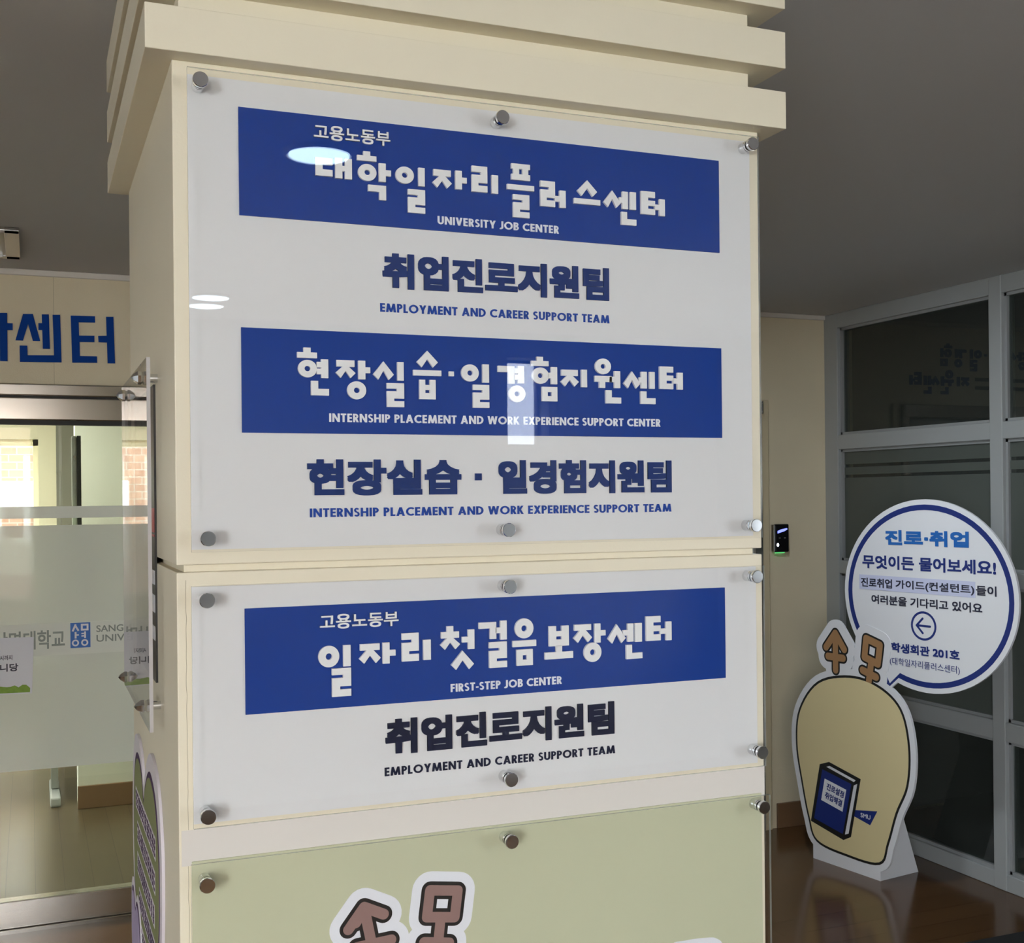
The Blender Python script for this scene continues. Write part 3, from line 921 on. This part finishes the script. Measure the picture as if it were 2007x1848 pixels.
# the dark room behind the partition
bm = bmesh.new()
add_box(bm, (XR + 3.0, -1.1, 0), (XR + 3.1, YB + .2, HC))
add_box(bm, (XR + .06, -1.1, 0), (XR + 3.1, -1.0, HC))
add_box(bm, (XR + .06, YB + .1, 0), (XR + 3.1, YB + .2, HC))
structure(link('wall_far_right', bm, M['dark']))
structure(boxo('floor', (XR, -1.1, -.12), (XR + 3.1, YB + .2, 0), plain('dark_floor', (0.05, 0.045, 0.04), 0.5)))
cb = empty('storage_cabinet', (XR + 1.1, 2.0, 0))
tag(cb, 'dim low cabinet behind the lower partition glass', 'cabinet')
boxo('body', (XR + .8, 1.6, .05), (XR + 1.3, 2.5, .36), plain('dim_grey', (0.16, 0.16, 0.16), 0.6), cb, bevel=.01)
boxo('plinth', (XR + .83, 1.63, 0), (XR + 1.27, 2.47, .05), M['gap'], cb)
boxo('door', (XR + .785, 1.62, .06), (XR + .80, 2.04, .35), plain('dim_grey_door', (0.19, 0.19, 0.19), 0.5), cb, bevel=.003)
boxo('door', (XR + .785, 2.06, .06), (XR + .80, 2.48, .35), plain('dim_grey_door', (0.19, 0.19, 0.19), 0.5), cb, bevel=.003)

# ------------------------------------------------------------------ the office behind the glass door
OY = 6.4
structure(boxo('floor', (-3.4, YB, -.12), (3.3, OY + .2, 0.0), M['office_floor']))
bm = bmesh.new()
add_box(bm, (-3.6, YB + .2, 0), (-3.4, OY + .2, HC))
add_box(bm, (1.8, YB + .2, 0), (1.9, OY + .2, HC))
structure(link('wall_office', bm, M['office_wall']))
ox0, ox1, oz0, oz1 = -3.1, -.116, .55, 1.932
bm = bmesh.new()
add_box(bm, (-3.4, OY, 0), (ox0, OY + .2, HC))
add_box(bm, (ox0, OY, 0), (ox1, OY + .2, oz0))
add_box(bm, (ox0, OY, oz1), (ox1, OY + .2, HC))
add_box(bm, (ox1, OY, 0), (-.015, OY + .2, HC))
structure(link('wall_office', bm, M['cream_frame']))
structure(boxo('wall_office', (-.015, OY - .05, 0), (1.8, OY + .2, HC), plain('olive_wall', (0.22, 0.21, 0.17), 0.7)))
wo = structure(empty('window_3', (ox0, OY, oz0)))
bm = bmesh.new()
for a, b in (((ox0, oz0), (ox1, oz0 + .04)), ((ox0, oz1 - .04), (ox1, oz1)), ((ox1 - .03, oz0), (ox1, oz1)), ((ox0, oz0), (ox0 + .04, oz1)), ((-1.05, oz0), (-1.0, oz1))):
    add_box(bm, (a[0], OY + .06, a[1]), (b[0], OY + .14, b[1]))
link('window_frame', bm, M['cream_frame'], wo)
# white return wall with a wooden skirting
structure(boxo('wall_return', (.046, 4.905, 0), (1.8, 5.1, HC), M['office_white']))
structure(boxo('baseboard_return', (.042, 4.89, 0), (1.8, 4.905, .115), M['base'], bevel=.003))
pl = empty('added_panel_light', (-1.0, 4.6, HC))  # glowing panel added out of view to light the office
tag(pl, 'square ceiling panel light added to brighten the office behind the glass door', 'added light')
boxo('frame', (-1.45, 4.25, HC - .02), (-.55, 4.95, HC), M['white_trim'], pl, bevel=.003)
boxo('diffuser', (-1.40, 4.30, HC - .024), (-.60, 4.90, HC - .02), M['panel_glow'], pl)
# folding desk whose foot shows under the film
dk = empty('office_desk', (-.30, 5.2, 0))
tag(dk, 'office desk with a white metal foot behind the frosted door', 'desk')
boxo('tabletop', (-1.5, 4.95, .70), (-.03, 5.5, .73), M['office_white'], dk, bevel=.004)
for xx in (-.06, -1.44):
    lgm = bmesh.new()
    add_box(lgm, (xx - .018, 5.18, .05), (xx + .018, 5.23, .70), .005)
    lo_ = link('leg', lgm, M['frame'], dk)
    ft = bmesh.new()
    add_box(ft, (xx - .025, 4.98, 0), (xx + .025, 5.44, .05), .01)
    link('foot', ft, M['frame'], lo_)

# ------------------------------------------------------------------ outside: brick houses front and back
def house(y, facing, lab, x0, x1):
    h = empty('brick_building', ((x0 + x1) / 2, y, 0))
    tag(h, lab, 'building')
    boxo('wall', (x0, min(y, y + facing * -.4), -.1), (x1, max(y, y + facing * -.4), 6.0 if facing < 0 else 3.4), M['brick'], h)
    zz = (0.95, 1.42) if facing < 0 else (1.0, 3.4)
    for z0 in zz:
        n = int((x1 - x0) / .9)
        for i in range(n):
            xa = x0 + .35 + i * .9
            hh = .30 if facing < 0 else 1.2
            fr_ = boxo('window', (xa, min(y, y + facing * .05), z0), (xa + .62, max(y, y + facing * .05), z0 + hh), M['stone'], h, bevel=.01)
            boxo('window_pane', (xa + .08, min(y, y + facing * .058), z0 + .06), (xa + .54, max(y, y + facing * .058), z0 + hh - .06), plain('pale_pane', (0.75, 0.74, 0.66), 0.2) if 'pale_pane' not in bpy.data.materials else bpy.data.materials['pale_pane'], fr_)
    return h

house(9.2, -1, 'brick house with pale window bands outside the office window', -4.6, 1.7)
house(-10.5, 1, 'brick house opposite the lobby, mirrored in the steel door rail', -6.0, 1.2)
structure(boxo('added_upper_wall', (-6, YB + .2, HC + .2), (5, OY + .2, 5.6), M['concrete']))  # unseen upper storey added to keep sky light off the brick house
structure(boxo('ground', (-9, OY + .2, -.2), (9, 12, -.1), M['concrete']))
structure(boxo('ground', (-9, -14, -.2), (9, YR - .2, -.1), M['concrete']))
structure(boxo('ground', (XR + .15, YR - .2, -.2), (12, -1.1, -.1), M['concrete']))

# ================================================================== THE PILLAR
PW, PD = .8571, .6948
pil = structure(empty('pillar', (PW / 2, PD / 2, 0)))
IN = .010
boxo('lower_cladding', (0, 0, 0), (PW, PD, 1.4557), M['cream'], pil, bevel=.0015)
boxo('reveal', (IN, IN, 1.4557), (PW - IN, PD - IN, 1.4648), M['cream'], pil)
boxo('upper_cladding', (0, 0, 1.4648), (PW, PD, 2.0945), M['cream'], pil, bevel=.0015)
boxo('cornice_core', (IN, IN, 2.0945), (PW - IN, PD - IN, HC), M['cream'], pil)
for a, b in ((2.0945, 2.1501), (2.1851, 2.2399), (2.2745, 2.3300)):
    boxo('cornice_band', (-.0343, -.0304, a), (PW + .0308, PD + .021, b), M['cream'], pil, bevel=.001)
bm = bmesh.new()                                       # hairline joint of the corner strip
random.seed(4)
zz = 1.463
x_ = .0108
pts = []
z = .75
while z < 1.4545:
    pts.append((.0108 + random.uniform(-.0006, .0006), z))
    z += .012
F0 = Frame((0, 0, 0), (1, 0, 0), (0, -1, 0))
for p, q in zip(pts, pts[1:]):
    add_poly(bm, F0, [(p[0], p[1]), (p[0] + .0006, p[1]), (q[0] + .0006, q[1]), (q[0], q[1])], [], 0, .0002)
link('joint_crack', bm, plain('crack_shade', (0.40, 0.35, 0.24), 0.8), pil)

# ------------------------------------------------------------------ acrylic signs on the pillar front
FRONT, SHEET0, SHEET1 = .003, .021, .0257

def standoff(parent, x, z, fr=F0, face=FRONT, s0=SHEET0, s1=SHEET1, cone=False, rb=.0082, rc=.0096):
    bm = bmesh.new()
    add_lathe(bm, fr.p(x, z, face), fr.n, [(rb, 0), (rb, s0 - face - .004), (rb * .86, s0 - face - .004), (rb * .86, s0 - face - .0025), (rb, s0 - face - .0025), (rb, s0 - face)], 28)
    o = soft(link('standoff', bm, M['chrome'], parent))
    bm = bmesh.new()
    if cone:
        add_lathe(bm, fr.p(x, z, s1), fr.n, [(rc * .8, 0), (rc, .002), (rc, .006), (rc * .55, .012), (0, .0155)], 6)
        link('cap', bm, M['chrome'], o)
    else:
        add_lathe(bm, fr.p(x, z, s1), fr.n, [(rc * .9, 0), (rc * .9, .0012), (rc, .0016), (rc, .0062), (rc * .93, .0073), (0, .0073)], 32)
        soft(link('cap', bm, M['chrome'], o), 30)
    return o

def sheet(name, fr, x0, z0, x1, z1, a, b, parent):
    bm = bmesh.new()
    add_poly(bm, fr, rect(x0, z0, x1, z1), [], a, b)
    o = link(name, bm, [M['acrylic'], M['edge']], parent)
    for f in o.data.polygons:
        if abs(f.normal.dot(fr.n)) < .5:
            f.material_index = 1
    return o

def sign(lab, x0, z0, x1, z1, bx, board_mat, caps):
    r = empty('acrylic_sign', ((x0 + x1) / 2, 0, z0))
    tag(r, lab, 'sign', 'acrylic signs on the pillar front')
    b = plate('backing_board', F0, rect(*bx), 0, FRONT, board_mat, r)
    sheet('acrylic_sheet', F0, x0, z0, x1, z1, SHEET0, SHEET1, r)
    for x, z in caps:
        standoff(r, x, z)
    return r

s1 = sign('large upper clear sign with two blue plates on the pillar', .0156, 1.4815, .8418, 2.0793, (.0185, 1.4838, .8400, 2.0775), M['board'],
          [(.031, 2.063), (.430, 2.061), (.828, 2.066), (.035, 1.498), (.433, 1.501), (.827, 1.500)])
s2 = sign('middle clear sign with one blue plate reading first-step job center', .0150, 1.1410, .8442, 1.4400, (.0178, 1.1415, .8440, 1.4375), M['board'],
          [(.033, 1.422), (.434, 1.424), (.828, 1.424), (.834, 1.163), (.433, 1.162), (.032, 1.156)])
s3 = sign('lowest pale green sign with a brown arrow sticker', .0115, .62, .8510, 1.0975, (.0150, .623, .8500, 1.0950), M['greenboard'],
          [(.030, 1.072), (.433, 1.078), (.836, 1.081), (.030, .645), (.433, .645), (.836, .645)])

def blue_plate(root, box, heading, small, smallbox, latin, latinbox):
    p = plate('blue_plate', F0, rect(*box), FRONT, .0055, M['blue'], root)
    for syl, comps in heading:
        syllable('raised_letter', F0, comps, HEADING_W, .0055, .0095, M['white_letter'], p)
    if small:
        lettering('small_lettering', small, F0, smallbox, .0055, .0082, M['white_letter'], p, bold=.018)
    capitals('english_lettering', latin, F0, latinbox, .0055, .0066, M['print_white'], p)
    return p

LB = .040
KB = .042
blue_plate(s1, (.0807, 1.9062, .7848, 2.0431), HEADING_A, '고용노동부', (.1762, 2.0120, .2785, 2.0312), 'UNIVERSITY JOB CENTER', (0.3439, 1.9149, 0.5227, 1.9256))
blue_plate(s1, (.0815, 1.6307, .7860, 1.7640), HEADING_B, None, None, 'INTERNSHIP PLACEMENT AND WORK EXPERIENCE SUPPORT CENTER', (0.1930, 1.6459, 0.6815, 1.6569))
blue_plate(s2, (.0825, 1.2735, .7880, 1.4079), HEADING_C, '고용노동부', (.1777, 1.3765, .2833, 1.3957), 'FIRST-STEP JOB CENTER', (0.3558, 1.2830, 0.5202, 1.2939))
lettering('navy_lettering', '취업진로지원팀', F0, (.2670, 1.8243, .6009, 1.8713), FRONT, .0058, M['navy'], s1, bold=KB)
lettering('navy_lettering', '현장실습', F0, (.1640, 1.5497, .3744, 1.5972), FRONT, .0058, M['navy'], s1, bold=KB)
plate('navy_lettering', F0, rect(.3945, 1.5690, .4040, 1.5785), FRONT, .0058, M['navy'], s1)
lettering('navy_lettering', '일경험지원팀', F0, (.4290, 1.5497, .6996, 1.5972), FRONT, .0058, M['navy'], s1, bold=KB)
capitals('english_lettering', 'EMPLOYMENT AND CAREER SUPPORT TEAM', F0, (0.2636, 1.7930, 0.6018, 1.8044), FRONT, .0040, M['blue_letter'], s1)
capitals('english_lettering', 'INTERNSHIP PLACEMENT AND WORK EXPERIENCE SUPPORT TEAM', F0, (0.1671, 1.5221, 0.6996, 1.5336), FRONT, .0040, M['blue_letter'], s1)
lettering('navy_lettering', '취업진로지원팀', F0, (.2647, 1.2055, .6024, 1.2525), FRONT, .0058, M['dark_navy'], s2, bold=KB)
capitals('english_lettering', 'EMPLOYMENT AND CAREER SUPPORT TEAM', F0, (0.2634, 1.1777, 0.6039, 1.1890), FRONT, .0040, M['dark_navy'], s2)

# frosted tape stuck across the pillar between the middle and the lowest sign
tp = plate('tape_strip', F0, rect(.003, 1.090, .8570, 1.1345), .0002, .0010, M['tape'])
tag(tp, 'milky tape strip across the pillar between two acrylic signs', 'tape')

# stickers under the lowest sheet
def fat(bm, fr, segs, r, d0, d1):
    for i, (a, b) in enumerate(segs):
        add_poly(bm, fr, capsule(a, b, r, 12), [], d0, d1 - .00002 * i)

ARROW = [((.2334, 1.0090), (.2123, .9825)), ((.2334, 1.0090), (.2600, .9960)), ((.2350, 1.0013), (.2460, .9450)), ((.2233, .9578), (.2699, .9607)), ((.2310, 1.0030), (.2225, .9900))]
RA, RB, RC_, RD = (.3245, 1.0190), (.3637, 1.0134), (.3589, .9780), (.3197, .9836)
RING = [(RA, RB), (RB, RC_), (RC_, RD), (RD, RA)]
RSTEM = [((.3391, .9800), (.3345, .9420)), ((.3152, .9505), (.3507, .9445))]
def sticker(lab, segs, ring_r=None):
    r = empty('arrow_sticker', (segs[0][0][0], 0, segs[0][0][1]))
    tag(r, lab, 'sticker')
    bm = bmesh.new(); fat(bm, F0, segs, .0250, FRONT, .0036); link('white_border', bm, M['print_white'], r)
    bm = bmesh.new(); fat(bm, F0, segs, .0118, .0036, .0041); link('black_outline', bm, M['print_black'], r)
    bm = bmesh.new(); fat(bm, F0, segs, .0070, .0041, .0046); link('brown_mark', bm, M['print_mauve'], r)
    return r
st1 = sticker('white sticker with a brown upward arrow on the lowest sign', ARROW)
st2 = sticker('white sticker with a brown square ring on the lowest sign', RING + RSTEM)
st2.name = 'ring_sticker'
st3 = plate('white_sticker', F0, spline([(.690, .886), (.717, .8925), (.7557, .8910), (.7690, .8875), (.7790, .8780), (.785, .85), (.74, .80), (.68, .83)]), FRONT, .0036, M['print_white'])
tag(st3, 'white sticker top in the lower right of the lowest sign', 'sticker')

# ------------------------------------------------------------------ sign and stickers on the pillar's left side
FS = Frame((0, 0, 0), (0, -1, 0), (-1, 0, 0))          # u = -y
ss = empty('acrylic_sign', (0, .235, 1.25))
tag(ss, 'clear acrylic sign seen edge-on on the left face of the pillar', 'sign')
plate('backing_board', FS, rect(-.58, 1.285, -.245, 1.712), 0, .003, M['black_board'], ss)
sh_ = sheet('acrylic_sheet', FS, -.620, 1.232, -.150, 1.740, .0155, .0205, ss)
sh_.data.materials[1] = M['edge_light']
for y_, z_ in ((.215, 1.718), (.520, 1.718), (.215, 1.258), (.535, 1.256)):
    standoff(ss, -y_, z_, FS, 0, .0155, .0205, cone=True, rb=.006, rc=.0095)
for z0, z1, mt in ((1.500, 1.535, 'red'), (1.494, 1.497, 'red'), (1.425, 1.445, 'print_white'), (1.385, 1.41, 'print_white'), (1.345, 1.365, 'print_white')):
    plate('print_mark', FS, rect(-.33, z0, -.2465, z1), .003, .0036, M[mt], ss)

heart = [(-y, z) for y, z in ((.455, 1.092), (.42, 1.125), (.36, 1.160), (.302, 1.167), (.225, 1.140), (.178, 1.070), (.174, 1.0), (.19, .92), (.25, .82), (.34, .73), (.44, .66),
                              (.54, .72), (.63, .82), (.675, .93), (.680, 1.02), (.655, 1.10), (.61, 1.145), (.545, 1.152), (.49, 1.13))]
# the notch stays sharp: outline given densely
hs = empty('heart_sticker', (0, .43, .9))
tag(hs, 'olive green heart sticker on the left face of the pillar', 'sticker')
outer = spline(heart, 5)
plate('border', FS, outer, .0003, .0045, M['lilac_border'], hs)
cxh, czh = -.43, .92
shr = lambda k: [(cxh + (a - cxh) * k, czh + (b - czh) * k) for a, b in outer]
plate('outline', FS, shr(.88), .0045, .0050, M['plum'], hs)
plate('green_face', FS, shr(.84), .0050, .0055, M['olive'], hs)
random.seed(11)
for row in range(5):
    pale, dark = bmesh.new(), bmesh.new()
    z0 = 1.045 - row * .052
    u = -.59 + .015 * (row % 2) + .012 * row
    while u < -.255 - .014 * row:
        wd = random.uniform(.016, .026)
        add_poly(pale, FS, rect(u - .004, z0 - .017, u + wd + .004, z0 + .017), [], .0055, .0058)
        for q in range(3):
            zq = z0 - .012 + q * .0095 + random.uniform(-.001, .001)
            add_poly(dark, FS, rect(u + random.uniform(0, .006), zq, u + wd, zq + .0052), [], .0058, .0061)
        xx = u + wd * random.uniform(.35, .7)
        add_poly(dark, FS, rect(xx, z0 - .013, xx + .0055, z0 + .013), [], .0058, .00612)
        u += wd + random.uniform(.004, .008)
    po = link('print_row', pale, M['lilac_border'], hs)
    link('print_stroke', dark, M['plum'], po)
heart2 = [(-y, z) for y, z in ((.600, .862), (.565, .885), (.52, .875), (.495, .83), (.51, .76), (.60, .68), (.675, .75), (.688, .82), (.672, .88), (.637, .89))]
h2 = empty('heart_sticker', (0, .6, .78))
tag(h2, 'lilac heart sticker low at the rear edge of the pillar side', 'sticker')
o2 = spline(heart2, 5)
plate('border', FS, o2, .0060, .0075, M['lilac_border'], h2)
plate('outline', FS, [(-.595 + (a + .595) * .88, .79 + (b - .79) * .88) for a, b in o2], .0075, .0080, M['plum'], h2)
plate('lilac_face', FS, [(-.595 + (a + .595) * .80, .79 + (b - .79) * .80) for a, b in o2], .0080, .0085, M['purple'], h2)

# ================================================================== THE STANDEE
O = Vector((2.967, 2.351, 0))
UE = Vector((.155, -.988, 0))
NE = Vector((-.988, -.155, 0))
FT = Frame(O, UE, NE)
sd = empty('cardboard_standee', O + UE * -.2)
tag(sd, 'white cut-out floor standee with a round speech bubble by the partition', 'standee')
bcx, bcz, brx, brz = .235, 1.152, .412, .370
def bubble(g, tail):
    """Ellipse grown by g with a pointed tail at its lower left."""
    pts = []
    n = 72
    for i in range(n):
        t = 2 * math.pi * i / n
        deg = 360 * i / n
        if 233 <= deg <= 249:
            continue
        if tail and abs(deg - 230) < 2.6:
            pts.append((bcx + (brx + g) * math.cos(t), bcz + (brz + g) * math.sin(t)))
            pts.append(tail)
            continue
        pts.append((bcx + (brx + g) * math.cos(t), bcz + (brz + g) * math.sin(t)))
    return pts
tipo = (.020, .745)
bb = plate('bubble_board', FT, bubble(0, tipo), 0, .010, M['print_white'], sd)
plate('bubble_outline', FT, bubble(-.020, (.036, .768)), .010, .0106, M['print_navy'], bb, holes=[bubble(-.041, (.056, .796))])
for txt, box, mt, bo in (('진로·취업', (.041, 1.342, .437, 1.402), 'print_blue', .05), ('무엇이든 물어보세요!', (-.079, 1.246, .553, 1.300), 'print_navy', .03),
                         ('여러분을 기다리고 있어요', (-.033, 1.105, .493, 1.142), 'print_text', .026), ('학생회관 201호', (.066, .922, .391, .960), 'print_navy', .036),
                         ('(대학일자리플러스센터)', (.059, .868, .391, .901), 'print_navy', .0), ('진로취업', (-.087, 1.170, .073, 1.207), 'print_text', .026), ('가이드(컨설턴트)', (.091, 1.168, .459, 1.207), 'print_text', .026), ('들이', (.467, 1.170, .554, 1.207), 'print_text', .026)):
    lettering('bubble_lettering', txt, FT, box, .0112, .0117, M[mt], bb, bold=bo)
plate('highlight', FT, rect(-.097, 1.160, .463, 1.219), .0102, .0110, M['print_lilac'], bb)
bm = bmesh.new()
add_poly(bm, FT, ellipse(.225, 1.037, .0605, .0560, 40), [ellipse(.225, 1.037, .0515, .0475, 40)], .0102, .0108)
fat(bm, FT, [((.192, 1.037), (.256, 1.037)), ((.192, 1.037), (.221, 1.065)), ((.192, 1.037), (.221, 1.009))], .0042, .0102, .0109)
link('arrow_symbol', bm, M['print_navy'], bb)
# plain cream figure board below the bubble
fig = spline([(-.152, .796), (.000, .775), (.110, .700), (.150, .560), (.140, .409), (.085, .290), (.040, .160), (-.005, .070), (-.180, .060), (-.345, .080), (-.392, .170), (-.430, .312), (-.460, .470), (-.440, .620), (-.330, .750)], 6)
fo = grow(fig, .032)
fo = [(a, max(b, 0.0)) for a, b in fo]
fbm = bmesh.new()
add_poly(fbm, FT, fo, [], .0012, .0125)
add_poly(fbm, FT, rect(-.370, 0, .000, .12), [], .0012, .0124)
MK_A = [((-.230, .968), (-.283, .905)), ((-.230, .968), (-.181, .905)), ((-.230, .960), (-.230, .815)), ((-.272, .868), (-.188, .868))]
MK_B = [((-.062, .962), (.010, .942)), ((.010, .942), (-.002, .866)), ((-.002, .866), (-.072, .886)), ((-.072, .886), (-.062, .962)), ((-.036, .87), (-.050, .790)), ((-.083, .832), (-.012, .812))]
for i, (a, b) in enumerate(MK_A + MK_B):
    add_poly(fbm, FT, capsule(a, b, .056, 14), [], .0012, .0123 - .00002 * i)
fb = link('figure_board', fbm, M['print_white'], sd)
plate('figure_outline', FT, grow(fig, .006), .0125, .0130, M['print_black'], fb)
plate('cream_face', FT, grow(fig, -.004), .0130, .0135, M['print_cream'], fb)
for nm, mk in (('arrow_print', MK_A), ('ring_print', MK_B)):
    bm = bmesh.new(); fat(bm, FT, mk, .0225, .0123, .0129)
    mo = link(nm, bm, M['print_black'], fb)
    bm = bmesh.new(); fat(bm, FT, mk, .0150, .0129, .0133)
    link('brown_fill', bm, M['print_brown'], mo)
bk = plate('book_print', FT, [(-.325, .407), (-.272, .426), (-.098, .388), (-.154, .140), (-.195, .118), (-.380, .156)], .0135, .0140, M['print_black'], fb)
plate('book_cover', FT, [(-.310, .388), (-.148, .358), (-.198, .142), (-.361, .172)], .0140, .0145, M['print_navy'], fb)
plate('page_edge', FT, [(-.135, .355), (-.116, .365), (-.166, .151), (-.186, .143)], .0140, .0145, M['print_white'], fb)
plate('page_edge', FT, [(-.287, .403), (-.269, .410), (-.125, .378), (-.134, .369)], .0140, .0145, M['print_white'], fb)
lb = plate('book_label', FT, [(-.297, .352), (-.176, .329), (-.198, .234), (-.318, .258)], .0145, .0149, M['print_white'], fb)
lettering('label_lettering', '진로설정', FT, (-.288, .308, -.192, .337), .0149, .0153, M['print_navy'], lb, bold=.03, shear=(.006, -.018))
lettering('label_lettering', '취업해결', FT, (-.298, .270, -.203, .299), .0149, .0153, M['print_navy'], lb, bold=.03, shear=(.006, -.018))
bt = plate('blue_tag', FT, [(-.128, .256), (-.012, .276), (-.050, .212), (-.138, .230)], .0135, .0140, M['print_navy'], fb)
lettering('tag_lettering', 'SMU', FT, (-.100, .234, -.048, .252), .0140, .0144, M['print_white'], bt, bold=.01)
# folded foot behind the figure
bm = bmesh.new()
a0, a1 = FT.p(-.001, 0, .0012), FT.p(-.001, .40, .0012)
for uu in (-.006, -.366):
    vs = [FT.p(uu, 0, .0012), FT.p(uu, .40, .0012), FT.p(uu, .40, -.06), FT.p(uu, 0, -.205)]
    ws_ = [v + UE * .005 for v in vs]
    A = [bm.verts.new(v) for v in vs]
    Bv = [bm.verts.new(v) for v in ws_]
    bm.faces.new(A); bm.faces.new(list(reversed(Bv)))
    for i in range(4):
        j = (i + 1) % 4
        bm.faces.new((A[i], Bv[i], Bv[j], A[j]))
vs = [FT.p(-.366, 0, -.205), FT.p(-.366, .40, -.06), FT.p(-.001, .40, -.06), FT.p(-.001, 0, -.205)]
A = [bm.verts.new(v) for v in vs]
Bv = [bm.verts.new(v + NE * -.004) for v in vs]
bm.faces.new(A); bm.faces.new(list(reversed(Bv)))
for i in range(4):
    j = (i + 1) % 4
    bm.faces.new((A[i], Bv[i], Bv[j], A[j]))
link('support_foot', bm, M['print_white'], sd)

# dark floor mat whose corner enters the picture at the lower right
mt = boxo('floor_mat', (2.30, .55, 0), (3.28, 1.68, .012), plain('black_rubber', (0.012, 0.012, 0.013), 0.7, noise=.3, nscale=80, bump=.4, bscale=400), bevel=.004)
tag(mt, 'black floor mat corner in front of the glazed partition', 'mat')
